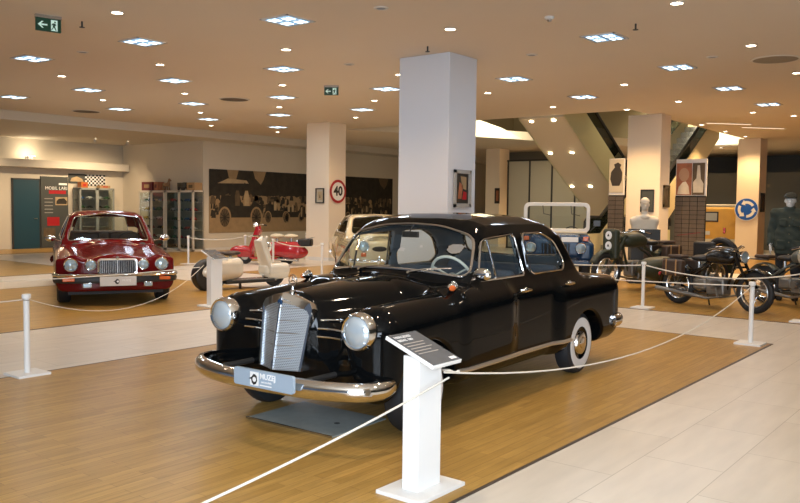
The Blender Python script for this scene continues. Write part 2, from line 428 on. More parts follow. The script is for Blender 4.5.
def sdf_grad(f, P, e):
    g = np.empty_like(P)
    for a in range(3):
        Q = P.copy(); Q[:, a] += e; p = f(Q[:, 0], Q[:, 1], Q[:, 2]); Q[:, a] -= 2 * e; g[:, a] = (p - f(Q[:, 0], Q[:, 1], Q[:, 2])) / (2 * e)
    return g
def surface_net(f, lo, hi, h, lip=2.2):
    lo = np.array(lo, float); hi = np.array(hi, float)
    B = 12
    nb = np.ceil((hi - lo) / h / B).astype(int); n = nb * B + 1
    V = np.full(n, 9.0, np.float32)
    cen = [lo[a] + (np.arange(nb[a]) + .5) * B * h for a in range(3)]
    CX, CY, CZ = np.meshgrid(*cen, indexing='ij')
    D = f(CX.ravel(), CY.ravel(), CZ.ravel()).reshape(nb)
    rad = B * h * .87 * lip
    o = np.arange(B + 1); OX, OY, OZ = np.meshgrid(o, o, o, indexing='ij')
    todo = []
    for i, j, k in np.ndindex(*nb):
        if abs(D[i, j, k]) > rad: V[i * B:i * B + B + 1, j * B:j * B + B + 1, k * B:k * B + B + 1] = math.copysign(9.0, D[i, j, k])
        else: todo.append((i, j, k))
    for c0 in range(0, len(todo), 60):
        ch = np.array(todo[c0:c0 + 60])
        X = lo[0] + (ch[:, 0, None] * B + OX.ravel()[None]) * h; Y = lo[1] + (ch[:, 1, None] * B + OY.ravel()[None]) * h; Z = lo[2] + (ch[:, 2, None] * B + OZ.ravel()[None]) * h
        R = f(X.ravel(), Y.ravel(), Z.ravel()).reshape(len(ch), B + 1, B + 1, B + 1)
        for q, (i, j, k) in enumerate(ch): V[i * B:i * B + B + 1, j * B:j * B + B + 1, k * B:k * B + B + 1] = R[q]
    S = V < 0
    cnt = np.zeros(np.array(n) - 1, np.int8)
    cs = [(a, b, c) for a in (0, 1) for b in (0, 1) for c in (0, 1)]
    for a, b, c in cs: cnt += S[a:n[0] - 1 + a, b:n[1] - 1 + b, c:n[2] - 1 + c]
    I, J, K = np.nonzero((cnt > 0) & (cnt < 8))
    vals = {c: V[I + c[0], J + c[1], K + c[2]].astype(float) for c in cs}
    acc = np.zeros((len(I), 3)); num = np.zeros(len(I))
    for a in cs:
        for ax in range(3):
            if a[ax]: continue
            b = list(a); b[ax] = 1; b = tuple(b)
            va, vb = vals[a], vals[b]; mk = (va < 0) != (vb < 0)
            t = np.where(mk, va / np.where(mk, va - vb, 1), 0)
            for q in range(3): acc[:, q] += np.where(mk, a[q] + (t if q == ax else 0), 0)
            num += mk
    P = lo + (np.stack([I, J, K], 1) + acc / num[:, None]) * h
    idx = np.full(np.array(n) - 1, -1, np.int64); idx[I, J, K] = np.arange(len(I))
    F = []
    for ax in range(3):
        b, c = (ax + 1) % 3, (ax + 2) % 3
        sl0 = [slice(None)] * 3; sl1 = [slice(None)] * 3; sl0[ax] = slice(0, n[ax] - 1); sl1[ax] = slice(1, n[ax])
        for q in (b, c): sl0[q] = slice(1, n[q] - 1); sl1[q] = slice(1, n[q] - 1)
        s0 = S[tuple(sl0)]; s1 = S[tuple(sl1)]
        E = np.argwhere(s0 != s1); fl = s0[tuple(E.T)]
        E = E.copy(); E[:, b] += 1; E[:, c] += 1
        def at(db, dc):
            Q = E.copy(); Q[:, b] -= db; Q[:, c] -= dc; return idx[Q[:, 0], Q[:, 1], Q[:, 2]]
        q = np.stack([at(1, 1), at(0, 1), at(0, 0), at(1, 0)], 1)
        F.append(np.where(fl[:, None], q, q[:, ::-1]))
    F = np.concatenate(F); F = F[(F >= 0).all(1)]
    for it in range(4):
        d = f(P[:, 0], P[:, 1], P[:, 2]); g = sdf_grad(f, P, h * .15); gg = (g * g).sum(1)
        st = g * (d / np.maximum(gg, .05))[:, None]; ln = np.linalg.norm(st, axis=1); st *= np.minimum(1, h * .4 / np.maximum(ln, 1e-9))[:, None]
        P -= st
    g = sdf_grad(f, P, h * .3); N = g / np.maximum(np.linalg.norm(g, axis=1), 1e-9)[:, None]
    return P, F, N
def net_obj(name, P, F, N, material, parent=None):
    u, inv = np.unique(F, return_inverse=True); F2 = inv.reshape(F.shape)
    me = bpy.data.meshes.new(name); me.from_pydata(P[u].tolist(), [], F2.tolist())
    me.polygons.foreach_set('use_smooth', [True] * len(me.polygons))
    me.normals_split_custom_set_from_vertices(N[u].tolist())
    me.materials.append(M[material] if isinstance(material, str) else material)
    o = bpy.data.objects.new(name, me); COL.objects.link(o)
    if parent is not None: o.parent = parent
    return o
def sculpt(name, f, lo, hi, h, material, parent=None):
    return net_obj(name, *surface_net(f, lo, hi, h), material, parent)
def march(f, O, Dv, tmax=6.0, start=0.0):
    # sphere-trace rays onto a signed-distance shape
    O = np.array(O, float); Dv = np.array(Dv, float); t = np.full(len(O), start)
    for i in range(120):
        P = O + Dv * t[:, None]; t = np.minimum(t + .6 * f(P[:, 0], P[:, 1], P[:, 2]), tmax)
    return O + Dv * t[:, None]
def grid_obj(name, G, material, parent=None, closed_u=False):
    # G: (n, m, 3) grid of points
    n, m = G.shape[:2]; mb = MB()
    fs = [(i * m + j, ((i + 1) % n) * m + j, ((i + 1) % n) * m + j + 1, i * m + j + 1) for i in range(n if closed_u else n - 1) for j in range(m - 1)]
    mb.add(G.reshape(-1, 3).tolist(), fs)
    return mb.build(name, material, parent, angle=60)
# ================================================================== the setting
H = 3.94
def struct(name, mb, material, parent=None, **k):
    o = mb.build(name, material, parent, **k); o['kind'] = 'structure'; return o

struct('floor', MB().box((-8, 15, -0.1), (46, 56, 0.2)), 'sandstone_tile', angle=0)
wood = MB(); edge = MB()
for x0, x1, y0, y1 in ((-7.23, -2.41, -4, 10.2), (-7.23, -2.41, 12.3, 18.6), (-14.6, -9.75, -4, 10.2), (-14.6, -9.75, 12.3, 18.6),
                       (-21.9, -17.1, -4, 10.2), (-21.9, -17.1, 12.3, 18.6), (-7.23, -2.41, 21, 30), (-26.6, -24.2, 2, 16.9)):
    wood.box(((x0 + x1) / 2, (y0 + y1) / 2, 0.002), (x1 - x0, y1 - y0, 0.004))
    w = 0.022
    edge.box((x0 - w / 2, (y0 + y1) / 2, 0.0025), (w, y1 - y0 + 2 * w, 0.005)); edge.box((x1 + w / 2, (y0 + y1) / 2, 0.0025), (w, y1 - y0 + 2 * w, 0.005))
    edge.box(((x0 + x1) / 2, y0 - w / 2, 0.0025), (x1 - x0, w, 0.005)); edge.box(((x0 + x1) / 2, y1 + w / 2, 0.0025), (x1 - x0, w, 0.005))
struct('floor_parquet', wood, 'oak_parquet', angle=0)
struct('floor_edge_strip', edge, 'edge_strip', angle=0)

ceil = MB()
VX0, VX1, VY0, VY1 = -18.0, -7.62, 18.42, 30.6
for x0, x1, y0, y1 in ((-20.85, 9, -9, VY0), (VX1, 9, VY0, VY1), (-20.85, VX0, VY0, VY1), (-20.85, 9, VY1, 42)):
    ceil.box(((x0 + x1) / 2, (y0 + y1) / 2, H + .14), (x1 - x0, y1 - y0, .28))
ceil.prism([(-18, VY0), (-16.9, VY0), (-11.28, VY1), (-18, VY1)], lambda a, b, c: Vector((a, b, H + c)), .28)
struct('ceiling', ceil, 'ceiling_paint', angle=0)
soff = MB(); soff.box((-23.9, 15, 3.74), (6.1, 46, .08)); soff.box((-20.86, 15, 3.86), (.06, 46, .32))
struct('ceiling_soffit', soff, 'soffit_paint', angle=0)
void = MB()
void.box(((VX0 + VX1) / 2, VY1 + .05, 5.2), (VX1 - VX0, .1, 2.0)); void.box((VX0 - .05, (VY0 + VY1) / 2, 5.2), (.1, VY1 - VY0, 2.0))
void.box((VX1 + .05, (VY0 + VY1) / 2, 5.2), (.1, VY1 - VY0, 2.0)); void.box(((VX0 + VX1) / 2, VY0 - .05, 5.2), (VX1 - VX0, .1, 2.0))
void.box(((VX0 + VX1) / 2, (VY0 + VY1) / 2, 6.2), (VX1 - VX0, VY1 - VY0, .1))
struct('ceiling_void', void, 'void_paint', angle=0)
fa = MB(); fa.box((-9.5, VY1 - .03, 4.23), (3.7, .05, .50)); fa.prism([(0, 3.95), (0, 4.62), (1.35, 4.30), (2.2, 3.98), (2.2, 3.95)], lambda a, b, c: Vector((-15.02 + a * .417 + c * .9, 22.46 + a * .909 - c * .42, b)), .04)
struct('trim_fascia', fa, 'fascia_paint', angle=0)
area_light('void_fill_light', (-10.0, 29.3, 4.9), (-9.6, 30.6, 4.15), 4, .3, 120, (1.0, 0.86, 0.60))  # added warm fill aimed at the far fascia, no fitting built
area_light('void_fill_light', (-13.6, 23.0, 4.9), (-14.7, 23.3, 4.2), .3, 2.5, 80, (1.0, 0.86, 0.60))
area_light('void_fill_light', (-10.5, 22.5, 6.0), (-10.5, 24.5, 3.0), 5, 5, 230, (1.0, 0.84, 0.56))  # added broad fill that brightens the whole void from above

struct('wall_left', MB().box((-26.73, 12, 1.9), (.2, 42, 3.8)), 'wall_cream', angle=0)
struct('wall_back', MB().box((-24.3, 17.05, 1.9), (4.6, .2, 3.8)), 'wall_cream', angle=0)
struct('wall_mural', MB().box((-22.0, 27.0, 1.9), (.2, 20.1, 3.8)), 'wall_cream', angle=0)
struct('wall_far', MB().box((-7, 37.1, 2.0), (32, .2, 4.0)), 'dark_partition', angle=0)
struct('wall_right', MB().box((8.6, 14, 2.0), (.2, 46, 4.0)), 'dark_partition', angle=0)
struct('trim_ledge', MB().box((-26.38, 14.4, 2.86), (.5, 5.0, .26)), 'soffit_paint', bevel=.01)
struct('wall_dark_bay', MB().box((-10.4, 34.2, 1.55), (7.4, .12, 3.1)), 'dark_partition', angle=0)
struct('wall_dark_bay', MB().box((-2.2, 30.5, 1.6), (8.0, .12, 3.2)), 'dark_partition', angle=0)
struct('wall_dark_bay', MB().box((-16.6, 29.4, 1.95), (2.0, .12, 3.9)), 'dark_partition', angle=0)
bb = MB(); bb.box((-21.87, 27.0, .05), (.03, 20.0, .1)); struct('baseboard_mural', bb, 'wall_white', angle=0)

def column(x0, x1, y0, y1, material='column_cool_lit', h=H):
    m = MB(); m.box(((x0 + x1) / 2, (y0 + y1) / 2, h / 2), (x1 - x0, y1 - y0, h)); o = struct('column', m, material, angle=0, bevel=.008)
    k = MB(); k.box(((x0 + x1) / 2, (y0 + y1) / 2, .05), (x1 - x0 + .02, y1 - y0 + .02, .1)); struct('baseboard_column', k, 'wall_white', o, angle=0)
    return o
column(-8.03, -7.06, 10.06, 10.82)
column(-16.62, -15.72, 16.55, 17.25, 'column_cream')
column(-8.16, -7.30, 19.50, 20.15, 'column_cream')
column(-7.80, -7.10, 27.75, 28.6, 'column_cream')
column(-17.6, -16.95, 27.75, 28.5, 'column_cream')

# ------------------------------------------------------------------ door, frosted partition, escalators
d = struct('door_1', MB().box((-26.6, 13.29, 1.16), (.06, .87, 2.32)), 'teal_door', bevel=.004)
struct('door_frame', MB().box((-26.61, 12.83, 1.18), (.07, .05, 2.36)).box((-26.61, 13.75, 1.18), (.07, .05, 2.36)).box((-26.61, 13.29, 2.345), (.07, .97, .05)), 'dark_metal', d)
struct('door_handle', MB().cyl((-26.57, 13.62, 1.02), (-26.50, 13.62, 1.02), .012).cyl((-26.50, 13.62, 1.02), (-26.50, 13.50, 1.02), .012), 'chrome', d)

def frosted_panel_wall():
    px = [-16.2, -15.25, -14.3, -13.35, -12.4]
    root = struct('wall_partition', MB().box((-14.3, 27.2, 3.40), (3.9, .07, .06)).box((-14.3, 27.2, .03), (3.9, .07, .06)), 'dark_metal', angle=0)
    for i in range(4):
        struct('frosted_panel', MB().box(((px[i] + px[i + 1]) / 2, 27.2, 1.715), (.89, .025, 3.31)), 'frosted_panel', root, angle=0)
    for x in px: struct('mullion', MB().box((x, 27.2, 1.72), (.06, .08, 3.32)), 'dark_metal', root, angle=0)
frosted_panel_wall()

def escalator(label, x0, x1, y_top, y_bot, z_top, side):
    # runs in the vertical plane along y; (y_top, z_top) is the upper end of the truss underside
    t = thing('escalator', label, 'escalator', ((x0 + x1) / 2, (y_top + y_bot) / 2, 0))
    X0, X1 = x0 - (x0 + x1) / 2, x1 - (x0 + x1) / 2; cy = (y_top + y_bot) / 2
    a, b = y_top - cy, y_bot - cy; s = 1 if b > a else -1; sl = z_top / abs(b - a)
    def T(x): return lambda p, q, c: Vector((x + c, p, q))
    def band(lo, hi, extra=0.9):
        return [(a, z_top + lo), (a, z_top + hi), (b, hi), (b + s * extra, hi), (b + s * extra, max(lo, 0.0)), (b, max(lo, 0.0) if lo > 0 else 0.0)]
    MB().prism([(a, z_top), (a, z_top + .06), (b, .06), (b, 0)], T(X0 + .02), X1 - X0 - .04).build('soffit', 'esc_soffit', t)
    for xs in (X0, X1 - .05):
        MB().prism(band(0.0, .92), T(xs), .05).build('side_cladding', side, t)
        MB().prism([(a, z_top + .92), (a, z_top + 1.32), (b, 1.32), (b + s * .8, 1.32), (b + s * .8, .92), (b, .92)], T(xs + .018), .014).build('balustrade_glass', 'dark_glass', t)
        MB().tube([(xs + .025, a, z_top + 1.36), (xs + .025, b, 1.36), (xs + .025, b + s * .75, 1.36), (xs + .025, b + s * .92, 1.24), (xs + .025, b + s * .94, 1.05)], .045, 8).build('handrail', 'rubber', t)
    st = MB(); n = int(z_top / .2)
    for i in range(n):
        f0 = i / n; y = b + (a - b) * (f0 + .5 / n); st.box((0, y, .5 + z_top * f0), (X1 - X0 - .12, abs(a - b) / n, .2))
    st.build('steps', 'dull_chrome', t, angle=0)
    MB().box((0, b + s * .45, .012), (X1 - X0 - .1, .9, .024)).build('landing_plate', 'dull_chrome', t)
    return t
e1 = escalator('escalator coming down behind the blue open-top vehicle, spotlit beige underside', -10.75, -9.42, 18.5, 25.3, 3.90, 'esc_side')
e2 = escalator('escalator with pale yellow side rising behind the column with the bust', -9.30, -8.22, 27.1, 20.45, 3.92, 'esc_cream')
# the downlights let into the first escalator's underside
for i, (px, py) in enumerate(((-10.42, 18.62), (-9.78, 18.62), (-10.54, 19.92), (-9.89, 19.92), (-10.62, 21.44), (-10.04, 21.44))):
    z = 3.90 * (25.3 - py) / 6.8 - .012
    o = MB().lathe([(0.0001, 0), (.045, 0), (.06, .012)], (px + 10.085, py - 21.9, z), (0, 0, 1), 14).build('soffit_lamp', 'lamp_warm', e1)

# ------------------------------------------------------------------ ceiling lights
def square_light(x, y, label):
    t = thing('square_ceiling_light', label, 'ceiling light', (x, y, H), 0, 'square cool white ceiling lights')
    MB().box((-.24, 0, -.006), (.02, .5, .014)).box((.24, 0, -.006), (.02, .5, .014)).box((0, -.24, -.006), (.5, .02, .014)).box((0, .24, -.006), (.5, .02, .014)).build('frame', 'sensor_white', t, angle=0)
    MB().box((0, 0, -.002), (.44, .44, .004)).build('reflector', 'lamp_recess', t, angle=0)
    for sx in (-1, 1):
        for sy in (-1, 1):
            o = MB().box((sx * .108, sy * .108, -.006), (.18, .18, .008)).build('diffuser', 'lamp_cool_dim', t, angle=0)
            for k in (-.045, .045): MB().box((sx * .108 + k * (1 if sx * sy > 0 else .9), sy * .108 + .02 * sx, -.012), (.046, .12, .008)).build('tube', 'lamp_cool', o, angle=0)
    l = bpy.data.lights.new('square_light_bulb', 'AREA'); l.shape = 'SQUARE'; l.size = .42; l.energy = COOL; l.color = (0.74, 0.87, 1.0)
    o = bpy.data.objects.new('square_light_bulb', l); COL.objects.link(o); o.parent = t; o.location = (0, 0, -.04)
    return t
COOL, WARM = 14.0, 92.0
ORD = ['first', 'second', 'third', 'fourth', 'fifth']
rows = [(-4.74, [10.43, 13.29, 16.13, 19.03], 'of the row above the motorcycles'), (-7.57, [7.19, 12.84, 15.71], 'of the row in line with the tall white column'),
        (-10.30, [6.90, 9.69, 12.50], 'of the row just left of the tall white column'), (-13.0, [6.63, 9.40, 12.20, 14.85], 'of the row over the red saloon'),
        (-15.6, [9.14, 11.8, 14.55], 'of the row in line with the 40 sign column'), (-18.1, [8.8, 11.46, 14.21, 16.8], 'of the row nearest the left soffit')]
for x, ys, ph in rows:
    for i, y in enumerate(ys):
        square_light(x, y, f'square ceiling light, {ORD[i]} {ph}')

def downlight(x, y, label, z=H, power=None, r=.085):
    t = thing('downlight', label, 'downlight', (x, y, z), 0, 'round warm downlights')
    MB().lathe([(r, 0), (r, -.008), (r * .82, -.012), (r * .78, -.003)], (0, 0, 0), (0, 0, 1), 20).build('trim_ring', 'sensor_white', t)
    MB().lathe([(.0001, -.004), (r * .79, -.004)], (0, 0, 0), (0, 0, 1), 20).build('lamp', 'lamp_warm', t)
    l = bpy.data.lights.new('downlight_bulb', 'SPOT'); l.spot_size = math.radians(125); l.spot_blend = .7; l.shadow_soft_size = .07
    l.energy = WARM if power is None else power; l.color = (1.0, 0.64, 0.31)
    o = bpy.data.objects.new('downlight_bulb', l); COL.objects.link(o); o.parent = t; o.location = (0, 0, -.03)
DL = [(-8.98, 5.66, 'nearest of the row above the black car, topmost in the picture'), (-8.98, 8.50, 'between the first two square lights left of the tall white column'), (-9.0, 11.27, 'at the left edge of the tall white column'),
      (-8.93, 14.10, 'just right of the tall white column'), (-8.9, 16.88, 'above the escalator underside'),
      (-11.71, 8.18, 'between the two big square lights at top left'), (-11.68, 10.96, 'behind the square light in the middle of the ceiling'), (-11.66, 13.72, 'just left of the tall white column, behind the square light'),
      (-14.32, 7.86, 'above the red saloon, left of the square lights'), (-14.33, 10.62, 'between two square lights over the red saloon roof'), (-14.36, 13.37, 'second from the far end of the middle row'), (-14.31, 16.08, 'in front of the column bearing the 40 sign'),
      (-16.84, 10.23, 'at far left between two small square lights'), (-16.96, 13.05, 'left of the far square lights over the scooters'), (-19.47, 15.38, 'by the soffit above the photograph mural'), (-19.31, 17.92, 'last of the row above the photograph mural'),
      (-6.16, 8.78, 'above the tall white column, large and close'), (-6.19, 14.56, 'in the middle right of the ceiling before the bust column'), (-6.19, 17.48, 'just right of the bust column top'), (-7.67, 18.24, 'at the top of the bust column'),
      (-3.28, 12.12, 'upper right beside the round speaker grille'), (-3.29, 14.95, 'at the right edge beyond the round speaker grille'), (-4.8, 21.65, 'far right above the mannequin'), (-5.42, 20.38, 'between the last square lights at far right'),
      (-7.35, 22.64, 'first along the ceiling edge right of the bust column'), (-7.38, 24.9, 'second along the ceiling edge right of the bust column'), (-7.36, 26.93, 'third along the ceiling edge, near the roundabout sign column'),
      (-3.3, 9.17, 'at the top edge above the aisle tiles'), (-12.9, 29.2, 'beyond the stairwell, left of the escalator'), (-14.6, 29.3, 'beyond the stairwell, nearest the far column'), (-9.4, 31.3, 'beyond the stairwell, left of the roundabout sign column')]
for x, y, ph in DL: downlight(x, y, 'round warm downlight ' + ph, power=WARM * (3.0 if y > 17 and -8 < x < -6 and y < 20 else 1.6 if x < -19 else 2.4 if y > 20 else 1.0))
# unseen part of the same ceiling grid towards the shop front keeps its lamps too
for x, y, pw in ((-3.3, 6.4, 1.0), (-3.3, 3.6, 1.15), (-0.6, 7.8, .35), (-0.6, 5.0, 1.0), (-6.2, 3.0, .12), (-9.0, 2.9, .15), (-11.7, 5.4, .5), (-14.3, 5.0, .7), (-17, 7.4, .8)):
    l = bpy.data.lights.new('ceiling_bulb', 'SPOT'); l.spot_size = math.radians(130); l.spot_blend = .7; l.shadow_soft_size = .07; l.energy = WARM * pw; l.color = (1.0, 0.80, 0.58)
    o = bpy.data.objects.new('ceiling_bulb', l); COL.objects.link(o); o.location = (x, y, H - .03)

def disc_fixture(name, label, cat, x, y, r, material, depth=.012, group=None):
    t = thing(name, label, cat, (x, y, H), 0, group)
    MB().lathe([(r, 0), (r, -depth * .6), (r * .93, -depth), (r * .9, -depth)], n=28).build('rim', 'sensor_white', t)
    MB().lathe([(r * .9, -depth * .8), (.0001, -depth * .8)], n=28).build('grille', material, t)
for x, y, la in ((-6.64, 22.7, 'nearer'), (-6.18, 24.35, 'farther')):
    t = thing('linear_ceiling_light', f'thin slot light in the ceiling at far right before the roundabout sign, {la} one', 'ceiling light', (x, y, H), math.radians(48)); MB().box((0, 0, -.004), (1.4, .10, .012)).build('frame', 'sensor_white', t, angle=0); MB().box((0, 0, -.011), (1.3, .05, .006)).build('diffuser', 'lamp_slot', t, angle=0)
disc_fixture('ceiling_speaker', 'large round perforated speaker grille in the ceiling at upper right', 'speaker', -3.27, 13.44, .36, 'perforated')
disc_fixture('air_vent', 'round brown air vent in the ceiling over the photograph mural', 'vent', -14.2, 11.86, .34, 'slat_brown')
disc_fixture('air_vent', 'round brown air vent by the left soffit over the red saloon', 'vent', -19.34, 11.27, .36, 'slat_brown')
for x, y, la in ((-6.17, 10.98, 'right of the tall column'), (-9.06, 10.0, 'left of the tall white column'), (-6.19, 7.39, 'at the top edge'), (-11.77, 6.81, 'near the exit sign'), (-4.0, 12.7, 'left of the round speaker grille')):
    t = thing('recessed_sensor', 'small dull round recessed fitting in the ceiling ' + la, 'ceiling sensor', (x, y, H), 0)
    MB().lathe([(.09, 0), (.09, -.008), (.06, -.012), (.055, .0)], n=18).build('trim_ring', 'sensor_white', t)
    MB().lathe([(.0001, -.008), (.056, -.008)], n=18).build('lens', 'lamp_recess', t)
t = thing('smoke_detector', 'white smoke detector on the ceiling above the tall white column', 'smoke detector', (-4.79, 8.94, H))
MB().lathe([(.06, 0), (.06, -.02), (.045, -.035), (.0001, -.04)], n=18).build('housing', 'sensor_white', t)
MB().lathe([(.03, -.037), (.022, -.055), (.0001, -.057)], n=14).build('sensing_chamber', 'dull_chrome', t)
for x, y, la in ((-9.81, 5.67, 'beside the green exit sign'), (-4.08, 9.9, 'right of the nearest square light'), (-7.1, 9.55, 'above the tall white column')):
    t = thing('fire_sprinkler', 'small dark sprinkler head hanging from the ceiling ' + la, 'sprinkler', (x, y, H))
    MB().cyl((0, 0, 0), (0, 0, -.07), .012).build('pipe', 'dark_metal', t); MB().lathe([(.0001, -.07), (.035, -.072), (.035, -.08), (.0001, -.085)], n=12).build('deflector', 'dark_metal', t)

def exit_sign(label, loc, rz, w, h):
    t = thing('exit_sign', label, 'exit sign', loc, rz)
    MB().box((0, 0, h / 2 + .02), (w * 1.04, .06, .04)).build('mounting_rail', 'dull_chrome', t)
    MB().box((0, 0, 0), (w, .03, h)).build('sign_board', 'exit_green', t)
    T = lambda x, z, c: Vector((x * w, -.0155 - c, z * h))
    MB().prism([(-.42, 0), (-.26, .26), (-.19, .26), (-.30, .06), (-.04, .06), (-.04, -.06), (-.30, -.06), (-.19, -.26), (-.26, -.26)], T, .002).build('arrow', 'exit_pale', t)
    b = MB(); b.prism([(.10, -.42), (.10, .42), (.36, .42), (.36, -.42)], T, .002); o = b.build('doorway_symbol', 'exit_pale', t)
    f = MB(); T2 = lambda x, z, c: Vector((x * w, -.018 - c, z * h))
    f.prism([(px * .5 + .25, pz) for px, pz in circ(.07, 12, .02, .27)], T2, .002)
    f.prism([(.17, .17), (.27, .17), (.31, .0), (.27, -.02), (.25, .06), (.26, -.12), (.32, -.36), (.28, -.38), (.21, -.13), (.17, -.28), (.12, -.36), (.10, -.32), (.16, -.20), (.18, .05), (.14, -.0), (.11, .02)], T2, .002)
    f.build('running_figure', 'exit_green', o)
exit_sign('green exit sign with left arrow hanging at upper left of the ceiling', (-9.86, 5.24, 3.82), math.radians(75), .30, .16)
exit_sign('small green exit sign hanging left of the tall white column', (-10.94, 11.57, 3.827), math.radians(33), .28, .15)
# ================================================================== the black saloon (local x = car's left, y = rearwards, z up; origin under the front axle)
def build_black_car():
    t = thing('vintage_saloon', 'glossy black 1950s four-door saloon with upright chrome radiator in the middle of the hall', 'car', (-4.10, 4.43, 0), 0.04)
    side_poly = [(.50, .86), (.585, 1.06), (.90, 1.395), (1.05, 1.50), (1.30, 1.553), (1.65, 1.568), (2.02, 1.552), (2.34, 1.485), (2.60, 1.36), (2.82, 1.15), (2.98, .86)]
    cross_poly = [(0, .80), (.80, .80), (.765, .98), (.715, 1.10), (.665, 1.34), (.60, 1.45), (.47, 1.525), (.25, 1.558), (0, 1.567), (-.25, 1.558), (-.47, 1.525), (-.60, 1.45), (-.665, 1.34), (-.715, 1.10), (-.765, .98), (-.80, .80)]
    def green(x, y, z):
        ty = np.clip((y - 1.6) / 1.0, -1, 1); yy = y + .16 * (x / .65) ** 2 * ty * np.where(ty < 0, 1.0, .9)
        return smax(poly2(yy, z, side_poly), poly2(x, z, cross_poly), .09)
    def lower(x, y, z):
        W = np.abs(x)
        A = rbox(x, y, z, (0, 1.93, .62), (.835, 1.57, .37), .17)
        A = smax(A, (z - (1.0 - .20 * (y - 2.75))) * .97, .10)
        D = rbox(x, y, z, (0, .12, .56), (.66, .62, .26), .12)
        zs = z - .045 * (y + .5)
        B = rbox(W, y, zs, (.655, .38, .59), (.198, .935, .33), .188)
        E = rbox(W, y, z - .0, (.70, 2.78, .585), (.178, .79, .325), .172)
        k = np.clip((y + .5) / 1.1, 0, 1.2); a = .285 + .25 * k; zt = .985 + .068 * k
        p = 2.5; hx = np.abs(x / a); hz = np.abs(np.maximum(z - .60, 0) / (zt - .6))
        C = ((hx ** p + hz ** p) ** (1 / p) - 1) * .30
        C = smax(C, -(y + .50), .05); C = smax(C, y - .80, .1); C = np.maximum(C, .55 - z)
        d = smin(A, D, .06); d = smin(d, E, .10); d = smin(d, B, .085); d = smin(d, C, .085)
        return d
    winF = round_poly([(.80, 1.02), (.985, 1.335), (1.52, 1.368), (1.575, 1.02)], .05)
    winR = round_poly([(1.695, 1.02), (1.665, 1.368), (2.04, 1.372), (2.27, 1.29), (2.415, 1.10), (2.35, 1.025)], .07)
    winW = round_poly([(-.70, 1.045), (-.615, 1.36), (-.30, 1.435), (0, 1.45), (.30, 1.435), (.615, 1.36), (.70, 1.045), (.33, 1.085), (0, 1.095), (-.33, 1.085)], .09)
    winB = round_poly([(-.54, 1.13), (-.46, 1.38), (0, 1.41), (.46, 1.38), (.54, 1.13), (0, 1.10)], .08)
    def body(x, y, z):
        W = np.abs(x)
        G = green(x, y, z)
        d = smin(lower(x, y, z), G, .045)
        cav = np.maximum(G + .045, .97 - z)
        tub = rbox(x, y, z, (0, 1.72, .80), (.69, .98, .40), .08)
        d = smax(d, -np.minimum(cav, tub), .02)
        d = smax(d, -np.maximum(poly2(y, z, winF), .35 - W), .012)
        d = smax(d, -np.maximum(poly2(y, z, winR), .35 - W), .012)
        d = smax(d, -np.maximum(poly2(x, z, winW), y - 1.25), .012)
        d = smax(d, -np.maximum(poly2(x, z, winB), 2.15 - y), .012)
        for yc, ry, rz in ((0.0, .375, .375), (2.65, .385, .325)):
            q = (np.sqrt(((y - yc) / ry) ** 2 + ((z - .29) / rz) ** 2) - 1) * .36
            d = smax(d, -np.maximum(q, .50 - W), .03)
        d = smax(d, .245 - z, .03)
        return d
    P, F, N = surface_net(body, (-.95, -.75, .2), (.95, 3.75, 1.62), .0165)
    ctr = P[F].mean(1); cn = N[F].mean(1)
    x, y, z = ctr.T; W = np.abs(x)
    ids = np.zeros(len(F), int)
    out = np.where(W > .745, 1, 0)
    ids[(out == 1) & (y > .66) & (y < 1.635) & (z > .315) & (z < 1.0) & (cn[:, 0] * x > 0)] = 1
    ids[(out == 1) & (y >= 1.635) & (y < 2.36) & (z > .315) & (z < 1.0) & (cn[:, 0] * x > 0) & (np.hypot((y - 2.65) / .41, (z - .29) / .36) > 1)] = 2
    ids[(ids > 0) & (x < 0)] += 2
    ids[(y > -.53) & (y < .46) & (W < .43) & (z > .80) & (cn[:, 2] > .05)] = 5
    ids[(y > 2.82) & (y < 3.6) & (W < .50) & (z > .55) & (cn[:, 2] + cn[:, 1] > .3)] = 6
    inner = (green(x, y, z) < -.018) & (z > .93) & (cn[:, 2] < .6) & (y > .62) & (y < 2.85)
    ids[inner] = 7
    # shut lines: push the shared edge of two panels a few millimetres in
    own = np.full(len(P), -1); lo_ = np.full(len(P), 99); hi_ = np.full(len(P), -1)
    for k in range(4): np.minimum.at(lo_, F[:, k], ids); np.maximum.at(hi_, F[:, k], ids)
    seam = lo_ != hi_; P[seam] -= N[seam] * .0018
    for k, n in enumerate(('body', 'door', 'door', 'door', 'door', 'hood', 'trunk_lid', 'headliner')):
        o = net_obj(n, P, F[ids == k], N, 'black_paint' if k < 7 else 'headliner_cloth', t)
        if n == 'body': bodyo = o
        if k in (1, 2, 3, 4):
            sx = 1 if k < 3 else -1; yh = 1.46 if k in (1, 3) else 2.30
            pt = march(body, [(sx * 1.2, yh, .905), (sx * 1.2, yh - .14, .905)], [(-sx, 0, 0)] * 2)
            h = MB(); a, b = Vector(pt[0]), Vector(pt[1]); e = Vector((sx * .035, 0, 0))
            h.cyl(a - e * .3, a + e, .017, 10); h.tube([a + e + Vector((0, .05, 0)), a + e, (a + b) / 2 + e * 1.1, b + e * .8], [.011, .014, .012, .008], 8); h.ball(a + e * .3, (.012, .03, .026), 12, 8)
            h.build('door_handle', 'chrome', o)
    # glass and chrome surrounds follow the bodywork
    def edge_pts(poly, axis, sgn):
        if axis == 'side':
            O = [(sgn * 1.3, p[0], p[1]) for p in poly]; D = [(-sgn, 0, 0)] * len(poly)
        else:
            O = [(p[0], -.2 if sgn < 0 else 3.6, p[1]) for p in poly]; D = [(0, 1 if sgn < 0 else -1, 0)] * len(poly)
        return march(green, O, D, 4.0)
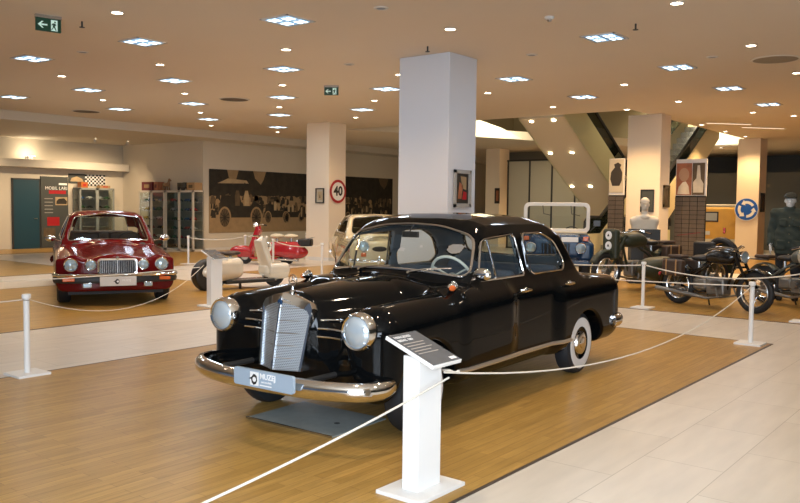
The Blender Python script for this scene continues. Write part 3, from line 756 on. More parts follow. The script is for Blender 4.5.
    def pane(name, poly, axis, sgn):
        # a curved sheet: the outline filled by rings shrunk toward its centre, each point dropped on the glasshouse surface
        c = np.mean(poly, 0); rings = []
        for s in (1.0, .85, .65, .45, .25, .08):
            rings.append(edge_pts([(c[0] + (p[0] - c[0]) * s, c[1] + (p[1] - c[1]) * s) for p in poly], axis, sgn))
        G = np.stack(rings)
        off = np.array((-sgn * .022, 0, 0)) if axis == 'side' else np.array((0, -sgn * .022, 0))
        G = np.concatenate([G, G[:, :1]], 1) + off
        return grid_obj(name, G, 'car_glass', t)
    def trim(parent, poly, axis, sgn, r=.011, lift=.004):
        p = edge_pts(poly, axis, sgn); p = p + (np.array((sgn * lift, 0, 0)) if axis == 'side' else np.array((0, sgn * lift, 0)))
        MB().tube(p.tolist(), r, 8, closed=True).build('chrome_surround', 'chrome', parent)
    g = pane('windshield', winW, 'end', -1); trim(g, winW, 'end', -1, .012)
    w_ = MB()
    for sx in (-.30, .22):
        q = edge_pts([(sx, 1.075), (sx + .12, 1.10), (sx + .33, 1.115)], 'end', -1) + np.array((0, -.02, 0)); w_.tube(q.tolist(), .006, 6); w_.cyl(q[0] + np.array((0, .02, -.02)), q[0] + np.array((0, -.008, .0)), .014, 8)
    w_.build('wiper', 'chrome', t)
    g = pane('rear_window', winB, 'end', 1); trim(g, winB, 'end', 1)
    for s in (1, -1):
        g = pane('side_window', winF, 'side', s); trim(g, winF, 'side', s, .009)
        q = edge_pts([(1.085, 1.02), (1.06, 1.345)], 'side', s); MB().tube(q.tolist(), .010, 8).build('quarterlight_bar', 'chrome', g)
        g = pane('side_window', winR, 'side', s); trim(g, winR, 'side', s, .009)
    # chrome sill strips
    for s in (1, -1):
        ys = np.linspace(.24, 2.27, 14); p = march(body, [(s * 1.2, yy, .385) for yy in ys], [(-s, 0, 0)] * 14)
        MB().tube((p + np.array((s * .008, 0, 0))).tolist(), .018, 8).build('sill_strip', 'strip_chrome', t)
    # wheels
    def wheel(x, y, s, steer=0):
        w = MB()
        w.lathe([(.15, -.055), (.205, -.078), (.255, -.082), (.285, -.066), (.298, -.03), (.298, .03), (.285, .066), (.255, .082), (.205, .078), (.15, .055), (.15, -.055)], (0, 0, 0), (1, 0, 0), 40)
        o = w.build('wheel', 'tyre_blue_black', t); o.location = (x, y, .298); o.rotation_euler = (0, 0, steer)
        MB().lathe([(.158, s * .0815), (.200, s * .086), (.238, s * .0865), (.246, s * .083)], (0, 0, 0), (1, 0, 0), 40).build('whitewall', 'whitewall_rubber', o)
        MB().lathe([(.165, s * .070), (.150, s * .079), (.10, s * .066), (.10, s * .04)], (0, 0, 0), (1, 0, 0), 32).build('rim', 'black_paint', o)
        MB().lathe([(.118, s * .066), (.108, s * .088), (.085, s * .094), (.055, s * .094), (.045, s * .103), (.0001, s * .108)], (0, 0, 0), (1, 0, 0), 32).build('hubcap', 'chrome', o)
        return o
    for s in (1, -1): wheel(s * .715, 0, s, .03); wheel(s * .735, 2.65, s)
    # head lamps
    for s in (1, -1):
        h = MB().lathe([(.100, .10), (.125, .045), (.131, .0), (.127, -.030), (.116, -.045), (.106, -.040), (.104, -.02)], (s * .648, -.545, .772), (0, 1, 0), 32).build('headlight', 'chrome', t)
        MB().lathe([(.104, .0), (.07, .06), (.03, .085), (.0001, .09)], (s * .648, -.545, .772), (0, 1, 0), 28).build('reflector', 'dull_chrome', h)
        MB().lathe([(.105, -.030), (.09, -.046), (.06, -.060), (.03, -.067), (.0001, -.069)], (s * .648, -.545, .772), (0, 1, 0), 28).build('lens', 'lens_glass', h)
    # radiator: upright chrome shell with a keeled mesh front
    fy = lambda z: -.612 + .085 * (z - .45) / .53
    def rim_pts(k):   # outline of the radiator front, k scales inward
        pts = [(-.205, .46), (-.225, .70), (-.240, .885), (-.215, .925), (-.12, .958), (0, .985), (.12, .958), (.215, .925), (.240, .885), (.225, .70), (.205, .46)]
        return [(a * k, .46 + .004 + (b - .46) * (k if k == 1 else (k - .015))) for a, b in pts]
    r0, r1 = rim_pts(1.0), rim_pts(.90)
    keel = lambda a: -.085 * (1 - min(1, abs(a) / .23))
    sh = MB(); n = len(r0)
    vs = [(a * .88, fy(b) + .12, b * .93 + .02) for a, b in r0] + [(a, fy(b) + .01, b) for a, b in r0] + [(a * .985, fy(b) - .012 + keel(a) * .6, b) for a, b in r0] + [(a, fy(b) - .006 + keel(a), b) for a, b in r1] + [(a, fy(b) + .02 + keel(a), b) for a, b in r1]
    fs = [(k * n + i, k * n + i + 1, (k + 1) * n + i + 1, (k + 1) * n + i) for k in range(4) for i in range(n - 1)]
    sh.add(vs, fs)
    grille = sh.build('radiator_shell', 'chrome', t, angle=30)
    for s in (1, -1):
        g = MB(); zz = [.462, .55, .64, .73, .82, .90]; 
        for a0, a1 in ((0, .08), (.08, .15), (.15, .215)):
            vs = []
            for z0 in zz + [.94]:
                for a in (a0, a1):
                    z1 = z0 if z0 < .91 else .955 - .13 * a / .215 * .55
                    vs.append((s * a * (.93 + .08 * (z0 - .46) / .45), fy(z1) + .002 + keel(a), z1))
            g.add(vs, [(2 * i, 2 * i + 1, 2 * i + 3, 2 * i + 2) for i in range(len(zz))])
        g.build('grille_mesh', grille_mat(), grille, angle=0)
    b = MB(); b.tube([(0, fy(.455) - .093, .455), (0, fy(.7) - .093, .70), (0, fy(.965) - .085, .965)], .008, 8)
    b.build('grille_spine', 'chrome', grille)
    b = MB()
    for z in (.545, .63, .715, .80, .885): b.tube([(-.205 * (.93 + .08 * (z - .46) / .45), fy(z) - .003, z), (0, fy(z) - .086, z), (.205 * (.93 + .08 * (z - .46) / .45), fy(z) - .003, z)], .0028, 6)
    b.build('grille_bar', 'dull_chrome', grille)
    s_ = MB(); s_.lathe([(.020, 0), (.022, .012), (.010, .022), (.007, .045)], (0, fy(.985) + .03, .98), (0, 0, 1), 14)
    st = s_.build('star_mount', 'chrome', grille)
    m = MB(); cz = 1.068; cy = fy(.985) + .03; m.torus((0, cy, cz), (0, 1, 0), .038, .0042, 32, 8)
    for k in range(3):
        a = pi / 2 + k * 2 * pi / 3; m.cyl((0, cy, cz), (.037 * math.cos(a), cy, cz + .037 * math.sin(a)), .0075, 8, .0015)
    m.build('star_emblem', 'chrome', st)
    MB().lathe([(.0001, -.010), (.018, -.008), (.022, 0)], (0, fy(.945) - .088, .925), (0, 1, 0.2), 16).build('badge', 'blue_paint', grille)
    # slatted chrome trims beside the radiator
    for s in (1, -1):
        for z in (.70, .755, .81):
            p = march(lower, [(s * xx, -1.2, z) for xx in np.linspace(.265, .465, 6)], [(0, 1, 0)] * 6)
            MB().tube((p + np.array((0, -.006, 0))).tolist(), .011, 8, sx=.7).build('vent_strip', 'chrome', t)
    # bumpers
    def bumper(name, pts, zc, y0):
        pts = np.array(pts); k = len(pts); sec = [(-.008, .060), (.026, .058), (.050, .030), (.056, 0), (.048, -.034), (.026, -.060), (-.008, -.062)]
        G = []
        for i in range(k):
            d = pts[min(i + 1, k - 1)] - pts[max(i - 1, 0)]; d = d / np.linalg.norm(d); nrm = np.array((d[1], -d[0]))
            if y0 > 0: nrm = -nrm
            e = 1.0 if 0 < i < k - 1 else .35
            G.append([(pts[i][0] + nrm[0] * a * e, pts[i][1] + nrm[1] * a * e, zc + b * (1 if 0 < i < k - 1 else .6)) for a, b in sec])
        return grid_obj(name, np.array(G), 'chrome', t)
    def curve(c, m=9):
        out = []
        for i in range(len(c) - 1):
            p0, p1, p2, p3 = (np.array(c[max(i - 1, 0)]), np.array(c[i]), np.array(c[i + 1]), np.array(c[min(i + 2, len(c) - 1)]))
            for q in range(m):
                u = q / m; out.append(.5 * ((2 * p1) + (p2 - p0) * u + (2 * p0 - 5 * p1 + 4 * p2 - p3) * u * u + (3 * p1 - p0 - 3 * p2 + p3) * u ** 3))
        return out + [np.array(c[-1])]
    fb = bumper('front_bumper', curve([(-.775, -.42), (-.795, -.54), (-.745, -.68), (-.56, -.785), (-.3, -.845), (0, -.86), (.3, -.845), (.58, -.79), (.775, -.69), (.84, -.56), (.815, -.44)]), .418, -1)
    rb = bumper('rear_bumper', curve([(-.87, 3.28), (-.88, 3.42), (-.80, 3.56), (-.55, 3.63), (0, 3.66), (.55, 3.63), (.80, 3.56), (.88, 3.42), (.87, 3.28)]), .45, 1)
    for x0 in (-.4, .4):
        MB().cyl((x0, -.80, .45), (x0, -.40, .45), .02).build('bumper_bracket', 'dark_metal', fb)
        MB().cyl((x0, 3.60, .45), (x0, 3.3, .45), .02).build('bumper_bracket', 'dark_metal', rb)
    # museum plate in place of the number plate
    pl = MB().prism([(a, b) for a, b in rrect(.545, .115, .016)], lambda a, b, c: Vector((.155 + a, -.915 - c, .452 + b)), .022).build('number_plate', 'plate_grey', t, angle=30)
    yb = -.939
    Tp = lambda x0, z0: frame_T((.155 + x0, yb, .452 + z0), (1, 0, 0), (0, 0, 1))
    MB().prism([(-.115, -.045), (-.035, -.045), (-.035, .045), (-.115, .045)], lambda a, b, c: Vector((.155 + a, yb + .0005 - c, .452 + b)), .001).build('logo_square', 'print_white', pl)
    lg = MB(); TT = lambda a, b, c: Vector((.155 + a, yb - .001 - c, .452 + b))
    lg.prism([(-.128, -.004), (-.098, .012), (-.082, .031), (-.068, .030), (-.052, .018), (-.047, -.010), (-.060, -.034), (-.080, -.042), (-.098, -.028), (-.103, -.006)], TT, .001)
    lg.build('logo_head', 'print_black', pl, angle=0)
    MB().prism(circ(.0165, 14, -.073, -.004), lambda a, b, c: Vector((.155 + a, yb - .0025 - c, .452 + b)), .0008).build('logo_ring', 'print_white', pl, angle=0)
    text('plate_text', 'MUZEJ', .050, 'print_white', Tp(.048, .022), pl, bold=.0012)
    text('plate_text', 'automobila', .021, 'print_white', Tp(.036, -.013), pl)
    MB().prism([(-.025, -.040), (.085, -.040), (.085, -.032), (-.025, -.032)], lambda a, b, c: Vector((.155 + a, yb - .0005 - c, .452 + b)), .0008).build('text_line', 'print_white', pl, angle=0)
    # turn lamp and mirror on the near wing, twin on the far side
    for s in (1, -1):
        p = march(body, [(s * .735, .46, 1.5)], [(0, 0, -1)])[0]
        q = MB(); q.ball((p[0], p[1] - .01, p[2] + .022), (.030, .065, .030), 14, 10); q.ball((p[0], p[1], p[2] + .05), (.012, .03, .016), 10, 8)
        o = q.build('turn_signal', 'chrome', t)
        MB().ball((p[0] + s * .012, p[1] - .035, p[2] + .016), (.020, .042, .024), 14, 10).build('lens', 'amber', o)
    p = march(body, [(.74, .66, 1.5)], [(0, 0, -1)])[0]
    q = MB(); q.tube([(p[0], p[1], p[2] - .01), (p[0] + .05, p[1] - .03, p[2] + .05), (p[0] + .10, p[1] - .02, p[2] + .075)], [.012, .008, .008], 8)
    q.ball((p[0] + .135, p[1] - .02, p[2] + .10), (.078, .036, .050), 16, 10)
    q.build('door_mirror', 'chrome', t)
    # cabin
    def seat(y, w, h, name):
        s = MB(); s.box((0, y, .62), (w, .52, .18)); o = s.build(name, 'seat_blue_grey', t, bevel=.05, seg=3)
        R = Matrix.Rotation(-.2, 3, 'X'); MB().box((0, y + .25, .62 + h / 2), (w, .12, h), rot=R).build('backrest', 'seat_blue_grey', o, bevel=.05, seg=3)
    seat(1.36, 1.22, .43, 'front_bench'); seat(2.22, 1.24, .43, 'rear_bench')
    MB().box((0, .80, .93), (1.20, .16, .15)).build('dashboard', 'black_paint', t, bevel=.05, seg=3)
    sw = MB(); c = Vector((.36, 1.03, 1.015)); ax = Vector((0, .88, .47)).normalized(); sw.torus(c, ax, .195, .0125, 40, 10)
    x_, y_, _d = basis(ax)
    for a in (.5, pi - .5, 1.5 * pi): sw.cyl(c, c + (x_ * math.cos(a) + y_ * math.sin(a)) * .19, .008, 8)
    sw.cyl(c + ax * .01, c - ax * .25, .025, 12); sw.lathe([(.04, 0), (.035, .015), (.0001, .02)], c, ax, 16)
    sw.build('steering_wheel', 'ivory', t)
    mr = MB(); mr.box((0, .93, 1.36), (.16, .025, .05)); mr.cyl((0, .92, 1.385), (0, .97, 1.44), .006, 8); mr.build('interior_mirror', 'leather_black', t, bevel=.006)
    for s in (1, -1):
        q = march(body, [(s * .62, 5, .60)], [(0, -1, 0)])[0]; MB().ball((q[0], q[1], q[2]), (.05, .025, .075), 14, 10).build('tail_lamp', 'red_lens', t)
    MB().box((0, 1.6, .30), (1.3, 3.4, .10)).build('underbody', 'rubber', t, angle=0)
    return t
def grille_mat():
    if 'grille_mesh' in M: return 'grille_mesh'
    m = bpy.data.materials.new('grille_mesh'); m.use_nodes = True; nt = m.node_tree; b = nt.nodes['Principled BSDF']
    tc = nt.nodes.new('ShaderNodeTexCoord'); mp = nt.nodes.new('ShaderNodeMapping'); mp.inputs['Rotation'].default_value = (pi / 2, 0, 0)
    br = nt.nodes.new('ShaderNodeTexBrick'); br.offset = 0.5
    br.inputs['Color1'].default_value = (.07, .08, .09, 1); br.inputs['Color2'].default_value = (.12, .13, .145, 1); br.inputs['Mortar'].default_value = (.62, .66, .70, 1)
    br.inputs['Scale'].default_value = 1; br.inputs['Brick Width'].default_value = .013; br.inputs['Row Height'].default_value = .011; br.inputs['Mortar Size'].default_value = .0026
    nt.links.new(tc.outputs['Object'], mp.inputs['Vector']); nt.links.new(mp.outputs[0], br.inputs['Vector']); nt.links.new(br.outputs['Color'], b.inputs['Base Color'])
    b.inputs['Metallic'].default_value = .75; b.inputs['Roughness'].default_value = .38
    M['grille_mesh'] = m; return 'grille_mesh'
black_car = build_black_car()
# ================================================================== the red saloon
def generic_wheel(parent, x, y, s, R, wdt, hub='dull_chrome', steer=0, hr=.6, white=False):
    k = R
    o = MB().lathe([(k * .55, -wdt * .36), (k * .70, -wdt * .5), (k * .88, -wdt * .5), (k * .98, -wdt * .40), (k, -wdt * .2), (k, wdt * .2), (k * .98, wdt * .40), (k * .88, wdt * .5), (k * .70, wdt * .5), (k * .55, wdt * .36), (k * .55, -wdt * .36)], (0, 0, 0), (1, 0, 0), 30).build('wheel', 'rubber', parent)
    o.location = (x, y, R); o.rotation_euler = (0, 0, steer)
    MB().lathe([(k * hr, s * wdt * .42), (k * hr * .9, s * wdt * .46), (k * hr * .6, s * wdt * .36), (k * .2, s * wdt * .46), (.0001, s * wdt * .48)], (0, 0, 0), (1, 0, 0), 24).build('hubcap', hub, o)
    return o
def build_red_car():
    t = thing('red_saloon', 'dark red luxury saloon with four round headlights parked at left', 'car', (-11.72, 7.28, 0), math.radians(62.5))
    side = [(.62, .78), (.78, .93), (1.30, 1.31), (1.55, 1.365), (2.0, 1.375), (2.5, 1.33), (2.95, 1.10), (3.3, .95), (3.4, .78)]
    cross = [(0, .7), (.80, .7), (.765, .92), (.70, 1.08), (.60, 1.285), (.50, 1.345), (.25, 1.375), (0, 1.38), (-.25, 1.375), (-.50, 1.345), (-.60, 1.285), (-.70, 1.08), (-.765, .92), (-.80, .7)]
    up = lambda pts, a: [(p, a + (q - a) * 1.2 if q > a else q) for p, q in pts]
    side = up(side, .92); cross = up(cross, .92)
    def green(x, y, z):
        ty = np.clip((y - 2.0) / 1.2, -1, 1); yy = y + .17 * (x / .65) ** 2 * ty
        return smax(poly2(yy, z, side), poly2(x, z, cross), .07)
    def lower(x, y, z):
        W = np.abs(x)
        A = rbox(x, y, z, (0, 1.55, .54), (.875 - .03 * np.clip((y - 3) / 1, 0, 1), 2.36, .335), .17)
        zt = .72 + .125 * np.clip((y + .8) / 1.5, 0, 1)
        A = smax(A, z - zt, .07)
        Fd = capsule(W, y, z, (.62, -.62, .640), (.63, 1.0, .735), .155, .155)
        Hd = capsule(x / 2.6, y, z, (0, -.60, .665), (0, .75, .79), .135, .155)
        d = smin(A, Fd, .05); d = smin(d, Hd, .12)
        d = smax(d, z - (.93 - .10 * np.clip((y - 3.0) / 1, 0, 1)), .05)
        return smax(d, -(y + .74 - .16 * (W / .87) ** 4), .05)
    wW = round_poly([(-.665, .935), (-.545, 1.27), (0, 1.325), (.545, 1.27), (.665, .935), (0, .965)], .06)
    wF = round_poly([(1.02, .95), (1.42, 1.275), (1.86, 1.295), (1.88, .95)], .04)
    wR = round_poly([(1.98, .95), (1.96, 1.295), (2.38, 1.27), (2.72, 1.08), (2.70, .95)], .05)
    wB = round_poly([(-.52, 1.0), (-.42, 1.26), (.42, 1.26), (.52, 1.0)], .05)
    wW, wF, wR, wB = (up(q, .92) for q in (wW, wF, wR, wB))
    def body(x, y, z):
        W = np.abs(x); G = green(x, y, z)
        d = smin(lower(x, y, z), G, .035)
        d = smax(d, -np.minimum(np.maximum(G + .045, .88 - z), rbox(x, y, z, (0, 2.1, .72), (.68, 1.0, .40), .08)), .02)
        for w in (wF, wR): d = smax(d, -np.maximum(poly2(y, z, w), .35 - W), .012)
        d = smax(d, -np.maximum(poly2(x, z, wW), y - 1.6), .012); d = smax(d, -np.maximum(poly2(x, z, wB), 2.4 - y), .012)
        for yc in (0, 2.865): d = smax(d, -np.maximum(np.hypot(y - yc, z - .32) - .355, .52 - W), .03)
        return smax(d, .23 - z, .03)
    P, F, N = surface_net(body, (-.95, -.95, .15), (.95, 4.1, 1.55), .021)
    c = P[F].mean(1); cn = N[F].mean(1); x, y, z = c.T
    ids = np.zeros(len(F), int); ids[(y > -.55) & (y < .74) & (np.abs(x) < .60) & (cn[:, 2] > .4) & (z > .66)] = 1
    dr = (np.abs(x) > .76) & (cn[:, 0] * x > 0) & (z > .30) & (z < .9) & (np.hypot(y - 2.865, z - .32) > .40)
    ids[dr & (y > .86) & (y < 1.93) & (x < 0)] = 2; ids[dr & (y >= 1.93) & (y < 2.7) & (x < 0)] = 3
    ids[dr & (y > .86) & (y < 1.93) & (x > 0)] = 4; ids[dr & (y >= 1.93) & (y < 2.7) & (x > 0)] = 5
    lo_ = np.full(len(P), 99); hi_ = np.full(len(P), -1)
    for k in range(4): np.minimum.at(lo_, F[:, k], ids); np.maximum.at(hi_, F[:, k], ids)
    sm = lo_ != hi_; P[sm] -= N[sm] * .008
    for k, n in enumerate(('body', 'hood', 'door', 'door', 'door', 'door')): net_obj(n, P, F[ids == k], N, 'jaguar_red', t)
    def ep(poly, axis, s):
        if axis == 'side': return march(green, [(s * 1.3, p[0], p[1]) for p in poly], [(-s, 0, 0)] * len(poly), 4)
        return march(green, [(p[0], -.2 if s < 0 else 3.9, p[1]) for p in poly], [(0, -s, 0)] * len(poly), 4)
    def pane(name, poly, axis, s):
        c = np.mean(poly, 0); G = np.stack([ep([(c[0] + (p[0] - c[0]) * q, c[1] + (p[1] - c[1]) * q) for p in poly], axis, s) for q in (1, .8, .55, .3, .06)])
        G = np.concatenate([G, G[:, :1]], 1) + (np.array((-s * .02, 0, 0)) if axis == 'side' else np.array((0, -s * .02, 0)))
        g = grid_obj(name, G, 'car_glass', t)
        p = ep(poly, axis, s) + (np.array((s * .004, 0, 0)) if axis == 'side' else np.array((0, s * .004, 0))); MB().tube(p.tolist(), .010, 6, closed=True).build('chrome_surround', 'chrome', g)
        return g
    pane('windshield', wW, 'end', -1); pane('rear_window', wB, 'end', 1)
    for s in (1, -1): pane('side_window', wF, 'side', s); pane('side_window', wR, 'side', s)
    yf = lambda w: -.745 + .16 * (abs(w) / .87) ** 4
    for w, r in ((.665, .098), (-.665, .098), (.385, .080), (-.385, .080)):
        y0 = yf(w) - .01
        h = MB().lathe([(r * .95, .08), (r * 1.08, .03), (r * 1.10, 0), (r * 1.02, -.025), (r * .90, -.02)], (w, y0, .645), (0, 1, 0), 26).build('headlight', 'chrome', t)
        MB().lathe([(r * .92, -.012), (r * .6, -.028), (.0001, -.036)], (w, y0, .645), (0, 1, 0), 24).build('lens', 'lens_bright', h)
    g = MB(); out = rrect(.58, .255, .05, 5, 0, .615); inn = rrect(.53, .205, .035, 5, 0, .612); n = len(out)
    g.add([(a, -.745, b) for a, b in out] + [(a, -.80, b) for a, b in out] + [(a, -.795, b) for a, b in inn] + [(a, -.75, b) for a, b in inn],
          [(k * n + i, k * n + (i + 1) % n, (k + 1) * n + (i + 1) % n, (k + 1) * n + i) for k in range(3) for i in range(n)])
    gr = g.build('radiator_grille', 'chrome', t)
    MB().box((0, -.752, .612), (.53, .01, .20)).build('grille_back', 'slat_gap', gr, angle=0)
    v = MB()
    for i in range(19): v.box((-.243 + i * .027, -.772, .612), (.0045 if i != 9 else .016, .03, .205))
    v.build('grille_vane', 'dull_chrome', gr, angle=0)
    v = MB().ball((0, -.79, .748), (.022, .02, .03), 12, 8).build('grille_badge', 'chrome', gr)
    def bar(name, zc, hh, pts, m):
        sec = [(0, hh), (.03, hh * .9), (.045, 0), (.03, -hh * .9), (0, -hh)]; pts = np.array(pts); G = []
        for i in range(len(pts)):
            d = pts[min(i + 1, len(pts) - 1)] - pts[max(i - 1, 0)]; d /= np.linalg.norm(d); nn = np.array((d[1], -d[0])); G.append([(pts[i][0] + nn[0] * a, pts[i][1] + nn[1] * a, zc + b) for a, b in sec])
        return grid_obj(name, np.array(G), m, t)
    pth = [(-.885, -.38), (-.885, -.58), (-.82, -.70), (-.6, -.80), (-.3, -.83), (0, -.84), (.3, -.83), (.6, -.80), (.82, -.70), (.885, -.58), (.885, -.38)]
    fb = bar('front_bumper', .485, .028, pth, 'chrome')
    b2 = bar('bumper_rubber', .415, .05, [(a * .99, b + .015) for a, b in pth], 'leather_black'); b2.parent = fb
    bar('rear_bumper', .46, .06, [(.88, 3.4), (.86, 3.95), (0, 4.03), (-.86, 3.95), (-.88, 3.4)], 'chrome')
    for s in (1, -1):
        MB().box((s * .70, -.80, .425), (.17, .05, .05)).build('indicator', 'amber', t, bevel=.01)
        f = MB().box((s * .44, -.855, .345), (.13, .06, .075)).build('fog_lamp', 'chrome', t, bevel=.012)
        MB().box((s * .44, -.888, .345), (.11, .008, .058)).build('lens', 'lens_bright', f)
    p = MB().box((0, -.895, .40), (.53, .018, .145)).build('number_plate', 'sensor_white', t, bevel=.006)
    lg = MB().prism([(a * 1.2, b * 1.2) for a, b in [(-.055, -.004), (-.028, .010), (-.012, .029), (.004, .028), (.018, .016), (.022, -.010), (.010, -.032), (-.010, -.038), (-.028, -.026), (-.033, -.006)]], lambda a, b, c: Vector((a - .01, -.9045 - c, .40 + b)), .001)
    lg.build('logo_head', 'print_black', p, angle=0)
    MB().prism(circ(.016, 12, -.008, -.004), lambda a, b, c: Vector((a, -.906 - c, .40 + b)), .001).build('logo_ring', 'print_white', p, angle=0)
    text('plate_text', 'MUZEJ', .045, 'print_white', frame_T((.12, -.9055, .41), (1, 0, 0), (0, 0, 1)), p)
    for s in (1, -1):
        m = MB(); m.tube([(s * .76, .98, .93), (s * .86, .95, .96)], .012, 8); m.ball((s * .93, .94, .985), (.085, .035, .055), 14, 10); m.build('door_mirror', 'chrome', t)
        generic_wheel(t, s * .75, 0, s, .325, .20); generic_wheel(t, s * .75, 2.865, s, .325, .20)
    for y0, n in ((1.75, 'front_seat'), (2.6, 'rear_bench')):
        for s in ((-.34, .34) if n == 'front_seat' else (0,)):
            w = .52 if s else 1.2
            o = MB().box((s, y0, .52), (w, .5, .18)).build(n, 'leather_brown', t, bevel=.04)
            MB().box((s, y0 + .27, .80), (w, .12, .50), rot=Matrix.Rotation(-.25, 3, 'X')).build('backrest', 'leather_brown', o, bevel=.04)
    MB().box((0, .95, .84), (1.2, .25, .14)).build('dashboard', 'leather_brown', t, bevel=.04)
    c = Vector((.36, 1.18, .93)); sw = MB().torus(c, Vector((0, .85, .5)), .18, .014, 28, 8); sw.cyl(c, c + Vector((0, -.2, -.12)), .02, 8); sw.build('steering_wheel', 'leather_black', t)
    w_ = MB()
    for sx in (-.35, .2): w_.tube([(sx, .74, .925), (sx + .2, .80, .945), (sx + .42, .83, .955)], .007, 6)
    w_.build('wiper', 'dull_chrome', t)
    MB().box((0, 1.5, .22), (1.4, 4.2, .08)).build('underbody', 'rubber', t, angle=0)
    return t
mat('lens_bright', (0.42, 0.58, 0.70), 0.15, 0.55, coat=1.0)
build_red_car()
# ================================================================== scooters (local y = rearwards from the front axle, x = the machine's left, z up)
def spoked_wheel(name, parent, c, R, r, rim_m='dull_chrome', tyre_m='rubber', spokes=18, hub=.06, wide=.04):
    o = MB().torus((0, 0, 0), (1, 0, 0), R - r, r, 36, 10).build(name, tyre_m, parent); o.location = c
    MB().torus((0, 0, 0), (1, 0, 0), R - 2 * r, r * .35, 32, 8, sq=2.2).build('rim', rim_m, o)
    s = MB()
    for i in range(spokes):
        a = 2 * pi * i / spokes; sd = wide * (1 if i % 2 else -1)
        s.cyl((sd, hub * .8 * math.cos(a), hub * .8 * math.sin(a)), (0, (R - 2 * r) * math.cos(a + .3), (R - 2 * r) * math.sin(a + .3)), .0028, 5)
    s.build('spokes', 'dull_chrome', o)
    MB().cyl((-wide * 1.3, 0, 0), (wide * 1.3, 0, 0), hub, 18).build('hub', 'engine_alu', o)
    return o
def disc_wheel(parent, c, R, w, m='dull_chrome'):
    o = MB().lathe([(R * .5, -w * .4), (R * .75, -w * .5), (R * .95, -w * .35), (R, 0), (R * .95, w * .35), (R * .75, w * .5), (R * .5, w * .4), (R * .5, -w * .4)], (0, 0, 0), (1, 0, 0), 28).build('wheel', 'rubber', parent)
    o.location = c
    for s in (1, -1): MB().lathe([(R * .56, s * w * .38), (R * .40, s * w * .30), (R * .22, s * w * .44), (.0001, s * w * .46)], (0, 0, 0), (1, 0, 0), 22).build('hubcap', m, o)
    return o

def white_scooter():
    # front axle to rear axle 1.27 m; tall leg shield, wheel housed under a fixed nose
    a = np.array((-11.96, 9.30)); b = np.array((-11.66, 10.78)); f = (b - a) / np.linalg.norm(b - a)
    rz = math.atan2(f[0], -f[1])
    t = thing('motor_scooter', 'off-white vintage motor scooter with tall leg shield beside the red saloon', 'scooter', (-11.62, 10.70, 0), rz)
    def nose(x, y, z):
        d = rbox(x, y, z, (0, .0, .335), (.17, .29, .125), .09)
        d = smin(d, rbox(x, y, z, (0, -.02, .24), (.15, .24, .10), .08), .05)
        return smax(d, -np.maximum(np.hypot(y + .02, z - .14) - .235, np.abs(x) - .10), .02)
    def shield(x, y, z):
        yy = y - .20 - .16 * np.clip((z - .35) / .55, 0, 1.2) + .55 * x * x
        d = rbox(x, yy, z, (0, 0, .58), (.20 - .06 * np.clip((z - .5) / .4, 0, 1), .035, .33), .03)
        d = smin(d, capsule(x, y, z, (0, .14, .40), (0, .26, .92), .10, .075), .07)
        return d
    def tail(x, y, z):
        d = rbox(x, y, z, (0, 1.10, .40), (.205, .37, .20), .14)
        d = smin(d, ell(x, y, z, (0, 1.22, .34), (.215, .43, .22)), .06)
        return smax(d, -np.maximum(np.hypot(y - 1.28, z - .235) - .255, np.abs(x) - .12), .02)
    sculpt('front_fairing', nose, (-.3, -.4, .05), (.3, .4, .6), .016, 'scooter_cream', t)
    sh = sculpt('leg_shield', shield, (-.35, -.1, .15), (.35, .7, 1.1), .016, 'scooter_cream', t)
    tl = sculpt('rear_body', tail, (-.35, .55, .05), (.35, 1.85, .75), .016, 'scooter_cream', t)
    fb = MB().box((0, .60, .14), (.36, 1.05, .06)).build('footboard', 'leather_black', t, bevel=.02)
    MB().box((0, .60, .178), (.30, .80, .008)).build('footboard_strip', 'dull_chrome', fb)
    disc_wheel(t, (0, -.0, .225), .225, .09); disc_wheel(t, (0, 1.28, .225), .225, .09)
    def mud(x, y, z): return smax(smax(np.hypot(y - 1.40, z - .28) - .30, np.abs(x) - .12, .05), -(y - 1.30) - (z - .30) * .6, .03)
    m = sculpt('rear_mudguard', mud, (-.2, 1.0, -.02), (.2, 1.8, .65), .018, 'leather_black', t)
    MB().tube([(.122, 1.40 + .285 * math.cos(q), .28 + .285 * math.sin(q)) for q in np.linspace(-.9, 1.6, 16)], .009, 6).build('white_piping', 'white_gloss', m)
    for y in (.95, 1.27):
        s = sculpt('saddle', lambda x, yy, z, y=y: smin(ell(x, yy, z, (0, y + .04, .67), (.13, .13, .045)), ell(x, yy, z, (0, y - .10, .675), (.055, .12, .04)), .05), (-.2, y - .3, .55), (.2, y + .25, .8), .014, 'leather_brown', t)
        MB().cyl((0, y, .56), (0, y, .65), .03).build('saddle_spring', 'dull_chrome', s)
    h = MB(); h.tube([(-.34, .36, .96), (-.22, .30, .985), (0, .27, .96), (.22, .30, .985), (.34, .36, .96)], .013, 8); hb = h.build('handlebar', 'chrome', t)
    for s in (1, -1): MB().cyl((s * .26, .325, .982), (s * .36, .37, .957), .018, 10).build('grip', 'ivory', hb)
    l = MB().lathe([(.055, .10), (.085, .04), (.09, 0), (.085, -.02), (.076, -.015)], (0, .125, .77), (0, 1, .15), 22).build('headlight', 'chrome', t)
    MB().lathe([(.078, -.01), (.05, -.024), (.0001, -.03)], (0, .125, .77), (0, 1, .15), 20).build('lens', 'lens_bright', l)
    MB().torus((.0, .13, .77), (0, 1, .15), .088, .012, 26, 8).build('headlight_rim', 'white_gloss', l)
    e = MB(); e.cyl((.13, .75, .16), (.13, 1.62, .14), .028, 12); e.build('exhaust', 'dull_chrome', t)
    MB().box((-.10, .80, .07), (.03, .04, .14)).build('centre_stand', 'dark_metal', t)
    return t
white_scooter()

